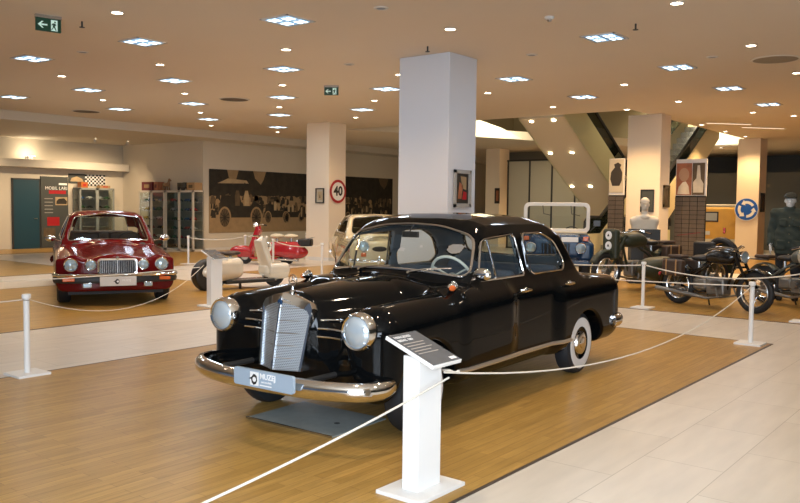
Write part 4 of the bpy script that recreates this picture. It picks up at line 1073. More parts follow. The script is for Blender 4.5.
def red_scooter():
    a = np.array((-15.55, 14.75)); b = np.array((-16.50, 14.15)); f = (b - a) / np.linalg.norm(b - a)
    rz = math.atan2(f[0], -f[1])
    t = thing('motor_scooter', 'bright red vintage motor scooter with two cream saddles before the mural', 'scooter', (b[0], b[1], 0), rz)
    def nose(x, y, z):
        d = smin(ell(x, y, z, (0, -.08, .36), (.12, .33, .14)), rbox(x, y, z, (0, .02, .28), (.10, .24, .12), .08), .06)
        return smax(d, -np.maximum(np.hypot(y, z - .17) - .235, np.abs(x) - .065), .02)
    def shield(x, y, z):
        yy = y - .22 - .20 * np.clip((z - .35) / .55, 0, 1.2) + .6 * x * x
        d = rbox(x, yy, z, (0, 0, .60), (.20 - .05 * np.clip((z - .5) / .4, 0, 1), .03, .33), .025)
        return smin(d, capsule(x, y, z, (0, .16, .38), (0, .36, .98), .085, .07), .06)
    def tail(x, y, z):
        d = rbox(x, y, z, (0, 1.12, .42), (.20, .46, .20), .13); d = smin(d, ell(x, y, z, (0, 1.30, .34), (.22, .42, .20)), .08)
        return smax(d, -np.maximum(np.hypot(y - 1.14, z - .2) - .25, np.abs(x) - .10), .02)
    for n, fn, lo, hi in (('front_mudguard', nose, (-.25, -.5, .0), (.25, .4, .6)), ('leg_shield', shield, (-.35, 0, .15), (.35, .8, 1.15)), ('rear_body', tail, (-.35, .5, .05), (.35, 1.9, .75))):
        sculpt(n, fn, lo, hi, .018, 'scooter_red', t)
    MB().box((0, .55, .17), (.36, .75, .05)).build('footboard', 'scooter_red', t, bevel=.015)
    disc_wheel(t, (0, 0, .205), .205, .09); disc_wheel(t, (0, 1.14, .205), .205, .09)
    for y in (.88, 1.26):
        s = sculpt('saddle', lambda x, yy, z, y=y: ell(x, yy, z, (0, y, .76), (.15, .19, .062)), (-.25, y - .3, .6), (.25, y + .3, .9), .018, 'seat_cream', t)
        MB().cyl((0, y, .60), (0, y, .74), .035).build('saddle_spring', 'dull_chrome', s)
    h = MB(); h.tube([(-.34, .47, 1.03), (-.2, .40, 1.06), (0, .36, 1.04), (.2, .40, 1.06), (.34, .47, 1.03)], .014, 8); hb = h.build('handlebar', 'chrome', t)
    for s in (1, -1): MB().cyl((s * .26, .43, 1.045), (s * .36, .48, 1.025), .02, 10).build('grip', 'leather_black', hb)
    l = MB().lathe([(.05, .10), (.075, .04), (.082, 0), (.075, -.02)], (0, .26, 1.04), (0, 1, 0), 22).build('headlight', 'chrome', t)
    MB().lathe([(.074, -.012), (.05, -.026), (.0001, -.032)], (0, .26, 1.04), (0, 1, 0), 20).build('lens', 'lens_bright', l)
    bg = MB().box((0, 1.64, .60), (.34, .36, .20)).build('pannier_bag', 'leather_black', t, bevel=.04)
    MB().tube([(.12, 1.42, .63), (.12, 1.86, .74), (-.12, 1.86, .74), (-.12, 1.42, .63)], .012, 6).build('luggage_rack', 'chrome', t)
    MB().cyl((.14, .8, .15), (.14, 1.5, .13), .03, 12).build('exhaust', 'dull_chrome', t)
    MB().box((-.12, .70, .075), (.03, .04, .15)).build('centre_stand', 'dark_metal', t)
    return t
red_scooter()
# ================================================================== motorcycles
def motorcycle(name, label, front, rear, paint, tank_m, panniers=True, R=.325, lean=0.0, wb=None, tall=1.0):
    f = np.array(front, float); r = np.array(rear, float); d = f - r; L = np.linalg.norm(d); d /= L
    rz = math.atan2(d[0], -d[1])
    t = thing(name, label, 'motorcycle', (f[0], f[1], 0), rz)
    spoked_wheel('wheel', t, (0, 0, R), R, .048); spoked_wheel('wheel', t, (0, L, R), R, .048)
    def arc(y0, z0, rad, a0, a1, w, m, nm, par=t):
        G = []
        for q in np.linspace(a0, a1, 22):
            row = []
            for k in np.linspace(-1, 1, 7): rr = rad - .025 * k * k; row.append((k * w, y0 + rr * math.cos(q), z0 + rr * math.sin(q)))
            G.append(row)
        o = grid_obj(nm, np.array(G), m, par); s = o.modifiers.new('solid', 'SOLIDIFY'); s.thickness = .004; return o
    arc(0, R, R + .05, .1, 2.7, .075, paint, 'front_mudguard'); arc(L, R, R + .055, -.35, 2.35, .085, paint, 'rear_mudguard')
    # fork, frame
    hd = Vector((0, .36, .86))
    fk = MB()
    for s in (1, -1): fk.cyl((s * .085, 0, R), (s * .085, hd.y - .02, hd.z + .06), .024, 10); 
    fk.box((0, hd.y - .01, hd.z + .05), (.22, .07, .03)); fk.box((0, .26, .70), (.22, .06, .03))
    fk.build('front_fork', paint, t)
    fr = MB()
    fr.tube([hd, (0, .78, .80), (0, 1.0, .66), (0, L, R + .05)], .022, 8); fr.tube([hd + Vector((0, 0, -.08)), (0, .52, .28), (0, 1.02, .24), (0, L, R)], .022, 8)
    for s in (1, -1): fr.tube([(s * .06, .78, .72), (s * .10, 1.05, .60), (s * .10, L, R)], .016, 8)
    fr.build('frame', paint, t)
    sculpt('fuel_tank', lambda x, y, z: smin(ell(x, y, z, (0, .58, .86), (.15, .28, .13)), rbox(x, y, z, (0, .62, .82), (.12, .24, .08), .07), .06), (-.25, .2, .6), (.25, 1.0, 1.1), .018, tank_m, t)
    # engine: crankcase with two finned barrels
    e = MB(); e.box((0, .66, .36), (.22, .34, .28)); eng = e.build('engine', 'engine_alu', t, bevel=.04, seg=3)
    MB().box((0, .98, .38), (.17, .26, .20)).build('gearbox', 'engine_alu', eng, bevel=.04)
    for s in (1, -1):
        c = MB()
        for k in range(6): c.cyl((s * (.13 + k * .028), .62, .40), (s * (.142 + k * .028), .62, .40), .085 - .002 * k, 14)
        c.cyl((s * .11, .62, .40), (s * .30, .62, .40), .06, 14); c.build('cylinder', 'engine_alu', eng)
        x = MB(); x.tube([(s * .22, .55, .36), (s * .23, .50, .22), (s * .17, .75, .17), (s * .15, 1.1, .20), (s * .15, L + .35, .25)], [.02, .02, .022, .035, .038], 10)
        x.build('exhaust', 'engine_alu', t)
    s = sculpt('saddle', lambda x, y, z: smin(ell(x, y, z, (0, 1.02, .80), (.14, .15, .055)), ell(x, y, z, (0, .86, .81), (.06, .14, .045)), .05), (-.25, .6, .65), (.25, 1.3, .95), .016, 'leather_black', t)
    MB().cyl((0, 1.05, .62), (0, 1.05, .76), .03).build('saddle_spring', 'dull_chrome', s)
    s = MB().box((0, L + .02, .80), (.20, .30, .06)).build('pillion_pad', 'leather_brown', t, bevel=.025)
    MB().tube([(.1, L - .15, .75), (.1, L + .25, .75), (-.1, L + .25, .75), (-.1, L - .15, .75)], .010, 6).build('luggage_rack', 'dark_metal', t)
    h = MB(); h.tube([(-.38, .58, .98), (-.30, .48, 1.02), (-.14, .38, 1.0), (0, .36, .97), (.14, .38, 1.0), (.30, .48, 1.02), (.38, .58, .98)], .013, 8); hb = h.build('handlebar', 'dull_chrome', t)
    for q in (1, -1):
        MB().cyl((q * .32, .50, 1.013), (q * .40, .61, .970), .019, 10).build('grip', 'rubber', hb)
        MB().tube([(q * .30, .46, 1.02), (q * .36, .47, 1.0), (q * .42, .56, .97)], .006, 6).build('lever', 'chrome', hb)
    l = MB().lathe([(.03, .15), (.07, .11), (.09, .05), (.095, 0), (.098, -.012), (.088, -.02)], (0, .21, .86), (0, 1, 0), 24).build('headlight', paint, t)
    MB().lathe([(.096, 0), (.099, -.014), (.089, -.022), (.085, -.012)], (0, .21, .86), (0, 1, 0), 24).build('headlight_rim', 'chrome', l)
    MB().lathe([(.087, -.014), (.05, -.03), (.0001, -.036)], (0, .21, .86), (0, 1, 0), 20).build('lens', 'lens_bright', l)
    if panniers:
        for q in (1, -1):
            p = MB().box((q * .20, L - .05, .62), (.13, .40, .27)).build('pannier', 'leather_brown', t, bevel=.03)
            for yy in (-.1, .1): MB().box((q * .268, L - .05 + yy, .63), (.008, .025, .27)).build('strap', 'tan_leather', p)
    st = MB(); st.tube([(.10, .95, .25), (.26, 1.02, .0)], .014, 8); st.build('side_stand', 'dark_metal', t)
    MB().ball((0, L + .40, .48), (.045, .025, .035), 12, 8).build('tail_lamp', 'red_lens', t)
    ft = MB()
    for q in (1, -1): ft.cyl((q * .10, .85, .28), (q * .28, .85, .28), .014, 8)
    ft.build('footrest', 'rubber', t)
    return t, L
bk, _ = motorcycle('motorcycle', 'black vintage motorcycle with brown panniers on parquet behind the white rope post', (-3.34, 13.05), (-4.70, 13.56), 'black_gloss', 'black_gloss')
gk, _ = motorcycle('motorcycle', 'grey-green vintage motorcycle at right in front of the uniformed mannequin', (-2.35, 14.05), (-3.62, 14.75), 'grey_green_paint', 'grey_green_paint', panniers=False)
# curved cream legguard on the grey-green machine
sculpt('fairing', lambda x, y, z: np.abs(smax(ell(x, y, z, (0, .62, .86), (.34, .30, .22)), (y - .52), .02)) - .008, (-.4, .2, .55), (.4, .7, 1.15), .02, 'mount_board', gk)
sk, L = motorcycle('sidecar_outfit', 'olive army motorcycle with sidecar standing in front of the stone bust', (-6.45, 14.55), (-5.95, 15.85), 'olive_paint', 'olive_paint', panniers=True)
def tub(x, y, z):
    d = ell(x, y, z, (.95, .70, .46), (.30, .95, .27)); d = smax(d, z - .62, .05); d = smax(d, -ell(x, y, z, (.95, .85, .66), (.22, .45, .30)), .03); return d
sc = sculpt('sidecar_body', tub, (.5, -.4, .1), (1.4, 1.8, .8), .022, 'olive_paint', sk)
MB().box((.95, 1.05, .50), (.40, .35, .12)).build('sidecar_seat', 'leather_black', sc, bevel=.04)
MB().box((.95, 1.24, .68), (.40, .10, .36)).build('sidecar_backrest', 'leather_black', sc, bevel=.04)
spoked_wheel('sidecar_wheel', sk, (1.38, .95, .325), .325, .048)
def smg(x, y, z): return smax(smax(np.abs(np.hypot(y - .95, z - .325) - .375) - .012, np.abs(x - 1.38) - .085, .02), .36 - z, .02)
sculpt('sidecar_mudguard', smg, (1.2, .4, .3), (1.55, 1.5, .8), .016, 'olive_paint', sk)
b = MB(); b.tube([(0, .6, .28), (.95, .5, .28), (1.38, .95, .325)], .02, 8); b.tube([(0, 1.1, .3), (1.38, 1.1, .3)], .02, 8); b.build('sidecar_frame', 'olive_paint', sk)
# blackout cover and round white emblems on the front of the outfit
cv = sculpt('fork_cover', lambda x, y, z: rbox(x, y, z, (0, .10, .78), (.16, .06, .26), .05), (-.3, -.1, .40), (.3, .3, 1.16), .018, 'olive_paint', sk)
for z in (.93, .76):
    e = MB().lathe([(.072, 0), (.07, -.006), (.0001, -.007)], (0, .038, z), (0, 1, 0), 22).build('round_emblem', 'print_white', cv)
    MB().prism([(.03 * math.cos(a) * (1 if i % 2 else .5), .03 * math.sin(a) * (1 if i % 2 else .5)) for i, a in enumerate(np.linspace(pi / 6, pi / 6 + 2 * pi, 7)[:-1])], lambda a, b, c, z=z: Vector((a, .029 - c, z + b)), .002).build('emblem_mark', 'print_black', e, angle=0)
sp = MB().torus((.95, 1.72, .62), (0, 1, .25), .26, .055, 28, 10).build('spare_wheel', 'rubber', sk)
MB().lathe([(.20, 0), (.12, .03), (.0001, .04)], (.95, 1.74, .62), (0, 1, .25), 20).build('hubcap', 'olive_paint', sp)

sk.scale = (1.16, 1.16, 1.16)
# ================================================================== cream coupe behind the black saloon
def cream_coupe():
    t = thing('coupe', 'cream rounded vintage coupe seen behind and through the windscreen of the black saloon', 'car', (-10.98, 13.30, 0), math.radians(50))
    side = [(.30, .80), (.52, .98), (1.02, 1.36), (1.25, 1.42), (1.9, 1.42), (2.5, 1.20), (3.05, .92), (3.15, .75)]
    cross = [(0, .7), (.78, .7), (.74, .95), (.60, 1.32), (.48, 1.40), (0, 1.43), (-.48, 1.40), (-.60, 1.32), (-.74, .95), (-.78, .7)]
    def green(x, y, z): return smax(poly2(y + .15 * (x / .65) ** 2 * np.clip((y - 1.6), -1, 1), z, side), poly2(x, z, cross), .08)
    def lower(x, y, z):
        W = np.abs(x)
        A = rbox(x, y, z, (0, 1.3, .55), (.80, 2.0, .33), .2); A = smax(A, z - .90 + .10 * np.clip((y - 2.6), 0, 1), .1)
        F1 = capsule(W, y, z, (.60, -.52, .70), (.66, .9, .74), .17, .16); R1 = capsule(W, y, z, (.66, 2.0, .66), (.62, 3.1, .62), .17, .14)
        Hd = ell(x, y, z, (0, .15, .66), (.55, .85, .27))
        return smax(smin(smin(smin(A, F1, .1), R1, .1), Hd, .12), -(y + .68 - .14 * (W / .8) ** 3), .08)
    wW = round_poly([(-.62, .97), (-.54, 1.31), (0, 1.36), (.54, 1.31), (.62, .97)], .08); wS = round_poly([(.82, .97), (1.18, 1.32), (1.85, 1.33), (2.35, 1.12), (2.42, .97)], .06); wB = round_poly([(-.48, 1.05), (-.42, 1.28), (.42, 1.28), (.48, 1.05)], .06)
    def body(x, y, z):
        W = np.abs(x); G = green(x, y, z); d = smin(lower(x, y, z), G, .05)
        d = smax(d, -np.minimum(np.maximum(G + .045, .86 - z), rbox(x, y, z, (0, 1.7, .72), (.64, .9, .36), .08)), .02)
        d = smax(d, -np.maximum(poly2(y, z, wS), .35 - W), .012); d = smax(d, -np.maximum(poly2(x, z, wW), y - 1.3), .012); d = smax(d, -np.maximum(poly2(x, z, wB), 2.0 - y), .012)
        for yc in (0, 2.4): d = smax(d, -np.maximum(np.hypot(y - yc, z - .31) - .34, .48 - W), .03)
        return smax(d, .22 - z, .03)
    sculpt('body', body, (-.95, -.85, .15), (.95, 3.45, 1.5), .026, 'cream_paint', t)
    def ep(poly, axis, s):
        if axis == 'side': return march(green, [(s * 1.3, p[0], p[1]) for p in poly], [(-s, 0, 0)] * len(poly), 4)
        return march(green, [(p[0], -.2 if s < 0 else 3.6, p[1]) for p in poly], [(0, -s, 0)] * len(poly), 4)
    for n, poly, ax, s in (('windshield', wW, 'end', -1), ('rear_window', wB, 'end', 1), ('side_window', wS, 'side', 1), ('side_window', wS, 'side', -1)):
        c = np.mean(poly, 0); G = np.stack([ep([(c[0] + (p[0] - c[0]) * q, c[1] + (p[1] - c[1]) * q) for p in poly], ax, s) for q in (1, .7, .4, .06)])
        g = grid_obj(n, np.concatenate([G, G[:, :1]], 1) + (np.array((-s * .02, 0, 0)) if ax == 'side' else np.array((0, -s * .02, 0))), 'smoke_glass', t)
        MB().tube((ep(poly, ax, s) + (np.array((s * .004, 0, 0)) if ax == 'side' else np.array((0, s * .004, 0)))).tolist(), .010, 6, closed=True).build('window_surround', 'chrome', g)
    for s in (1, -1):
        y0 = march(lower, [(s * .55, -2, .76)], [(0, 1, 0)])[0][1]
        h = MB().lathe([(.09, .08), (.12, .03), (.125, 0), (.115, -.025), (.102, -.02)], (s * .55, y0 - .01, .76), (0, 1, 0), 24).build('headlight', 'chrome', t)
        MB().lathe([(.104, -.012), (.06, -.032), (.0001, -.04)], (s * .55, y0 - .01, .76), (0, 1, 0), 22).build('lens', 'lens_bright', h)
        y1 = march(lower, [(s * .55, -2, .58)], [(0, 1, 0)])[0][1]
        MB().box((s * .55, y1, .58), (.11, .05, .08)).build('indicator', 'amber', t, bevel=.01)
        y2 = march(lower, [(s * .22, -2, .70)], [(0, 1, 0)])[0][1]
        MB().ball((s * .22, y2, .70), (.16, .03, .055), 18, 8).build('air_intake', 'slat_gap', t)
    pts = [(-.82, -.40), (-.80, -.58), (-.5, -.76), (0, -.82), (.5, -.76), (.80, -.58), (.82, -.40)]
    b = MB().tube([(a, q, .45) for a, q in pts], .035, 10, sx=1.2).build('front_bumper', 'chrome', t)
    for s in (1, -1): MB().ball((s * .26, -.84, .47), (.04, .04, .10), 12, 10).build('overrider', 'chrome', b)
    MB().tube([(a, 2.6 - q * .95, .45) for a, q in pts], .035, 10).build('rear_bumper', 'chrome', t)
    for s in (1, -1): generic_wheel(t, s * .66, 0, s, .305, .16, 'chrome'); generic_wheel(t, s * .66, 2.4, s, .305, .16, 'chrome')
    MB().box((0, 1.2, .21), (1.2, 3.2, .06)).build('underbody', 'rubber', t, angle=0)
    o = MB().box((0, 1.6, .55), (1.1, .5, .2)).build('bench_seat', 'leather_brown', t, bevel=.04); MB().box((0, 1.85, .76), (1.1, .12, .36)).build('backrest', 'leather_brown', o, bevel=.04)
    c = Vector((.33, 1.02, .92)); MB().torus(c, Vector((0, .85, .5)), .18, .012, 28, 8).cyl(c, c + Vector((0, -.22, -.13)), .018, 8).build('steering_wheel', 'leather_black', t)
cream_coupe()

# ================================================================== blue open field car
def blue_field_car():
    t = thing('field_car', 'dark blue open field car with white windscreen frame standing before the escalator', 'car', (-7.95, 15.35, 0), math.radians(27))
    def tubf(x, y, z):
        W = np.abs(x)
        d = rbox(x, y, z, (0, 1.25, .68), (.72, 1.80, .34), .07)
        hood = rbox(x, y, z, (0, -.02, .80), (.52, .60, .245), .10)
        fend = rbox(W, y, z, (.60, -.02, .70), (.17, .56, .22), .10)
        d = np.maximum(d, -(y - .55)); d = smin(smin(d, hood, .04), fend, .05)
        d = smax(d, -rbox(x, y, z, (0, 1.78, .98), (.64, 1.0, .42), .06), .02)
        for s in (1,): d = smax(d, -np.maximum(rbox(x, y, z, (0, 1.12, .95), (2, .28, .38), .08), .5 - W), .02)
        for yc in (0, 2.0): d = smax(d, -np.maximum(np.hypot(y - yc, z - .36) - .41, .45 - W), .02)
        return smax(d, .33 - z, .03)
    sculpt('body', tubf, (-.95, -.8, .2), (.95, 3.2, 1.2), .024, 'blue_paint', t)
    Rr = Matrix.Rotation(.16, 3, 'X')
    def WF(a, b, c): v = Rr @ Vector((a, c, b)); return (v.x, v.y + .62, v.z + 1.06)
    out, inn = rrect(1.42, .66, .12, 6, 0, .33), rrect(1.27, .50, .07, 6, 0, .335); n = len(out); f = MB()
    for c0 in (0,):
        vs = [WF(a, b, -.02) for a, b in out] + [WF(a, b, -.02) for a, b in inn] + [WF(a, b, .025) for a, b in inn] + [WF(a, b, .025) for a, b in out]
        f.add(vs, [(k * n + i, k * n + (i + 1) % n, ((k + 1) % 4) * n + (i + 1) % n, ((k + 1) % 4) * n + i) for k in range(4) for i in range(n)])
    fr = f.build('windscreen_frame', 'white_gloss', t, bevel=.006)
    MB().add([WF(a, b, .0) for a, b in inn], [tuple(range(n))]).build('windscreen_glass', 'car_glass', fr, angle=0)
    w_ = MB()
    for s in (-.3, .3): w_.tube([WF(s, .60, -.04), WF(s + .02, .42, -.045), WF(s + .2, .38, -.04)], .008, 6)
    w_.build('wiper', 'dark_metal', fr)
    MB().box((0, .50, 1.055), (1.3, .20, .05)).build('folded_cloth', 'mount_board', t, bevel=.02, seg=3)
    for s in (1, -1):
        h = MB().lathe([(.09, .12), (.115, .03), (.118, 0), (.108, -.02), (.098, -.015)], (s * .50, -.62, .78), (0, 1, 0), 24).build('headlight', 'chrome', t)
        MB().lathe([(.10, -.008), (.06, -.03), (.0001, -.036)], (s * .50, -.62, .78), (0, 1, 0), 22).build('lens', 'lens_bright', h)
        MB().box((s * .60, -.50, .965), (.11, .07, .09)).build('indicator', 'amber', t, bevel=.015)
    MB().box((.28, -.635, .955), (.34, .02, .10)).build('number_plate', 'sign_white', t, bevel=.004)
    g = MB().box((0, -.615, .72), (.56, .02, .30)).build('radiator_grille', 'slat_gap', t)
    for i in range(7): MB().box((-.24 + i * .08, -.632, .72), (.022, .02, .29)).build('grille_bar', 'blue_paint', g)
    MB().box((0, -.74, .48), (1.45, .06, .12)).build('front_bumper', 'blue_paint', t, bevel=.02)
    for s in (1, -1):
        generic_wheel(t, s * .62, 0, s, .36, .18, 'white_gloss', hr=.5); generic_wheel(t, s * .62, 2.0, s, .36, .18, 'white_gloss', hr=.5)
        o = MB().box((s * .32, 1.25, .62), (.46, .46, .14)).build('seat', 'leather_black', t, bevel=.03); MB().box((s * .32, 1.5, .84), (.46, .08, .40)).build('backrest', 'leather_black', o, bevel=.03)
    c = Vector((.33, .86, 1.02)); MB().torus(c, Vector((0, .85, .5)), .19, .013, 28, 8).cyl(c, c + Vector((0, -.28, -.17)), .02, 8).build('steering_wheel', 'leather_black', t)
    m = MB(); m.tube([(.72, .60, 1.10), (.84, .56, 1.22)], .010, 6); m.box((.86, .56, 1.27), (.14, .03, .12)); m.build('door_mirror', 'dark_metal', t)
blue_field_car()

# ================================================================== yellow utility van in the far bay
def yellow_van():
    t = thing('utility_van', 'yellow box van with pale roof and rear window in the dark far bay', 'van', (-9.35, 31.6, 0), math.radians(18))
    sculpt('body', lambda x, y, z: smax(rbox(x, y, z, (0, 1.2, .98), (.84, 1.9, .72), .10), -np.maximum(np.minimum(np.hypot(y - .1, z - .34), np.hypot(y - 2.4, z - .34)) - .40, .5 - np.abs(x)), .03), (-1, -.9, .15), (1, 3.3, 1.85), .04, 'yellow_paint', t)
    MB().box((0, 1.2, 1.74), (1.62, 3.7, .12)).build('roof', 'mount_board', t, bevel=.05, seg=3)
    w = MB().box((-.42, -.705, 1.33), (.50, .03, .38)).build('rear_window', 'leather_black', t, bevel=.03); MB().box((-.42, -.722, 1.33), (.40, .01, .28)).build('pane', 'mount_grey', w)
    st = MB(); T = lambda a, b, c: Vector((a, -.705 - c, b))
    for poly in ([(.22, 1.52), (.66, 1.52), (.66, 1.46), (.22, 1.46)], [(.56, 1.46), (.66, 1.46), (.34, 1.10), (.22, 1.10)], [(.22, 1.10), (.70, 1.10), (.70, 1.04), (.22, 1.04)]): st.prism(poly, T, .02)
    st.build('pressed_rib', 'yellow_paint', t, angle=0)
    MB().box((.05, -.715, .82), (.09, .05, .22)).build('tail_lamp', 'red_lens', t, bevel=.02)
    MB().box((-.60, -.715, .72), (.30, .03, .14)).build('number_plate', 'sensor_white', t, bevel=.01)
    MB().box((0, -.76, .42), (1.6, .10, .16)).build('rear_bumper', 'mount_board', t, bevel=.03)
    for s in (1, -1): generic_wheel(t, s * .70, .1, s, .34, .18); generic_wheel(t, s * .70, 2.4, s, .34, .18)
yellow_van()
# ================================================================== stone bust on its plinth
t = thing('plinth', 'dark square display plinth carrying the stone bust, behind the army motorcycle', 'plinth', (-6.62, 16.85, 0), math.radians(30))
MB().box((0, 0, .58), (.60, .50, 1.16)).build('body', 'plinth_dark', t, bevel=.008); MB().box((0, 0, .03), (.66, .56, .06)).build('foot', 'plinth_dark', t, bevel=.005)
p = MB().box((.02, -.256, .95), (.13, .008, .06)).build('caption_plate', 'sensor_white', t)
def bust(x, y, z):
    W = np.abs(x)
    head = smin(ell(x, y, z, (0, .01, .545), (.078, .098, .098)), ell(x, y, z, (0, -.012, .475), (.062, .078, .085)), .04)
    jaw = ell(x, y, z, (0, -.050, .425), (.040, .042, .034)); d = smin(head, jaw, .03)
    d = smin(d, capsule(x, y, z, (0, -.098, .515), (0, -.113, .475), .010, .016), .014)                 # nose
    d = smax(d, -ell(W, y, z, (.032, -.100, .515), (.020, .018, .012)), .012)                          # eye sockets
    d = smin(d, ell(W, y, z, (.032, -.082, .513), (.014, .010, .008)), .004)
    d = smin(d, capsule(W, y, z, (.012, -.096, .535), (.05, -.082, .537), .008), .01)                   # brow
    d = smin(d, capsule(W, y, z, (0, -.094, .447), (.022, -.086, .445), .007), .005); d = smax(d, -capsule(W, y, z, (0, -.104, .4475), (.024, -.092, .446), .0035), .003)
    d = smin(d, ell(W, y, z, (.080, .02, .50), (.012, .024, .036)), .01)                                # ears
    d = smin(d, smax(ell(x, y, z, (0, .022, .565), (.088, .105, .095)), -(z - .545 + (y + .08) * -.25), .01), .012)   # hair
    d = smin(d, capsule(x, y, z, (0, .01, .22), (0, .005, .42), .072, .060), .03)
    ch = smin(rbox(x, y, z, (0, .02, .06), (.245, .105, .20), .09), capsule(W, y, z, (0, .01, .235), (.20, .02, .16), .065, .085), .06)
    ch = smax(ch, -z, .01); ch = smax(ch, W - .28 - .0 * z, .02)
    col = np.maximum(np.abs(smax(ell(x, y, z, (0, -.01, .245), (.105, .085, .06)), -1 - z, .01)) - .008, -(z - .2))
    d = smin(smin(d, ch, .03), col, .015)
    return d
b = thing('bust', 'pale stone bust of a man in an open collar on the dark plinth', 'bust', (-6.62, 16.85, 1.16), math.radians(30))
b.scale = (1.10, 1.10, 1.04)
sculpt('portrait', bust, (-.35, -.25, -.02), (.35, .25, .72), .0105, 'stone', b)

# ================================================================== uniformed mannequin
def mannequin():
    t = thing('mannequin', 'white-faced mannequin in dark green jacket and cap standing behind motorcycles at right', 'mannequin', (-3.42, 15.45, 0), math.radians(12)); t.scale = (1.06, 1.06, 1.04)
    J = dict(hip=(.10, 0, .94), knee=(.115, -.02, .52), ank=(.12, .02, .10), sh=(.205, .01, 1.49), el=(.27, .03, 1.19), wr=(.275, -.06, .94))
    def hands(x, y, z):
        W = np.abs(x); w = J['wr']; d = ell(W, y, z, (w[0], w[1] - .015, w[2] - .055), (.022, .038, .055))
        for i, (o, ln) in enumerate(((-.048, .075), (-.024, .088), (0, .082), (.02, .062))):
            a = (w[0] + .002, w[1] + o + .008, w[2] - .095); m = (w[0] - .004, w[1] + o * 1.1 + .004, w[2] - .095 - ln * .55); e = (w[0] - .020, w[1] + o * 1.1, w[2] - .095 - ln)
            d = smin(d, capsule(W, y, z, a, m, .0095, .0088), .006); d = smin(d, capsule(W, y, z, m, e, .0088, .0075), .004)
        d = smin(d, capsule(W, y, z, (w[0] - .004, w[1] - .045, w[2] - .04), (w[0] - .018, w[1] - .070, w[2] - .095), .011, .009), .008)
        return d
    def head(x, y, z):
        W = np.abs(x); z0 = z - 1.70
        d = smin(ell(x, y, z0, (0, .01, .045), (.076, .096, .095)), ell(x, y, z0, (0, -.012, -.030), (.060, .076, .085)), .04); d = smin(d, ell(x, y, z0, (0, -.05, -.078), (.038, .04, .032)), .03)
        d = smin(d, capsule(x, y, z0, (0, -.096, .018), (0, -.112, -.022), .010, .015), .014); d = smax(d, -ell(W, y, z0, (.031, -.1, .018), (.02, .018, .012)), .012); d = smin(d, ell(W, y, z0, (.031, -.082, .016), (.013, .01, .008)), .004)
        d = smin(d, capsule(W, y, z0, (0, -.094, -.056), (.021, -.086, -.057), .008), .006); d = smin(d, ell(W, y, z0, (.078, .02, .0), (.012, .024, .034)), .01)
        return smin(d, capsule(x, y, z, (0, .015, 1.50), (0, .008, 1.66), .058, .052), .03)
    def torso(x, y, z):
        d = smin(ell(x, y, z, (0, .005, 1.33), (.175, .115, .24)), ell(x, y, z, (0, .005, 1.02), (.165, .115, .16)), .12)
        return smin(d, capsule(np.abs(x), y, z, (.04, .01, 1.50), J['sh'], .06, .062), .06)
    def legs(x, y, z):
        W = np.abs(x); d = smin(capsule(W, y, z, J['hip'], J['knee'], .088, .060), capsule(W, y, z, J['knee'], J['ank'], .056, .040), .03)
        return d
    def arms(x, y, z):
        W = np.abs(x); return smin(capsule(W, y, z, J['sh'], J['el'], .056, .044), capsule(W, y, z, J['el'], J['wr'], .043, .030), .02)
    def body(x, y, z):
        W = np.abs(x); d = smin(smin(torso(x, y, z), legs(x, y, z), .05), smin(arms(x, y, z), hands(x, y, z), .012), .03)
        d = smin(d, head(x, y, z), .03); return smin(d, rbox(W, y, z, (.12, -.05, .045), (.042, .12, .04), .035), .03)
    sculpt('body', body, (-.42, -.3, -.01), (.42, .3, 1.92), .012, 'mannequin_white', t)
    def jacket(x, y, z):
        W = np.abs(x); tr = smin(torso(x, y, z) - .030, np.maximum(rbox(x, y, z, (0, .005, .98), (.215, .15, .26), .11), -1), .06)
        d = smin(tr, np.maximum(arms(x, y, z) - .024, -1), .04); d = smin(d, rbox(W, y, z, (.10, -.135, 1.33), (.06, .02, .065), .015), .012); d = smin(d, rbox(W, y, z, (.12, -.145, .95), (.07, .02, .08), .015), .012)
        d = smax(d, .80 - z, .01); d = smax(d, -(capsule(W, y, z, J['wr'], (J['wr'][0], J['wr'][1] - .05, J['wr'][2] - .2), .05)), .005)
        d = np.maximum(d, z - 1.575); d = smin(d, smax(np.abs(ell(x, y, z, (0, .0, 1.55), (.098, .088, .065))) - .012, 1.53 - z, .01), .012)
        wr = .005 * np.sin(z * 46 + x * 14) * np.sin(x * 22 + y * 30)
        return d + wr
    j = sculpt('jacket', jacket, (-.44, -.32, .72), (.44, .32, 1.68), .014, 'jacket_green', t)
    for z in (1.42, 1.28, 1.14, 1.0): MB().lathe([(.011, 0), (.009, -.006), (.0001, -.007)], (0, float(march(jacket, [(0, -1, z)], [(0, 1, 0)])[0][1]) + .001, z), (0, 1, 0), 10).build('button', 'frame_gold', j)
    tr = sculpt('trousers', lambda x, y, z: smax(smax(legs(x, y, z) - .018, .10 - z, .01), z - 1.0, .02), (-.3, -.2, .05), (.3, .2, 1.05), .014, 'trousers_dark', t)
    for s in (1, -1): sculpt('boot', lambda x, y, z: smin(rbox(x, y, z, (s * .12, -.05, .05), (.055, .145, .05), .045), capsule(x, y, z, (s * .12, .02, .10), (s * .12, .01, .26), .06, .065), .04), (s * .12 - .12, -.28, -.02), (s * .12 + .12, .2, .36), .014, 'leather_black', t)
    def cap(x, y, z):
        d = smax(ell(x, y, z, (0, .012, 1.775), (.098, .118, .075)), 1.755 - z, .01); d = smin(d, rbox(x, y, z, (0, .012, 1.765), (.092, .112, .022), .02), .02)
        return smin(d, smax(ell(x, y, z, (0, -.085, 1.757), (.085, .09, .012)), y + .07, .01), .01)
    sculpt('cap', cap, (-.16, -.25, 1.70), (.16, .2, 1.90), .010, 'cap_dark', t)
mannequin()
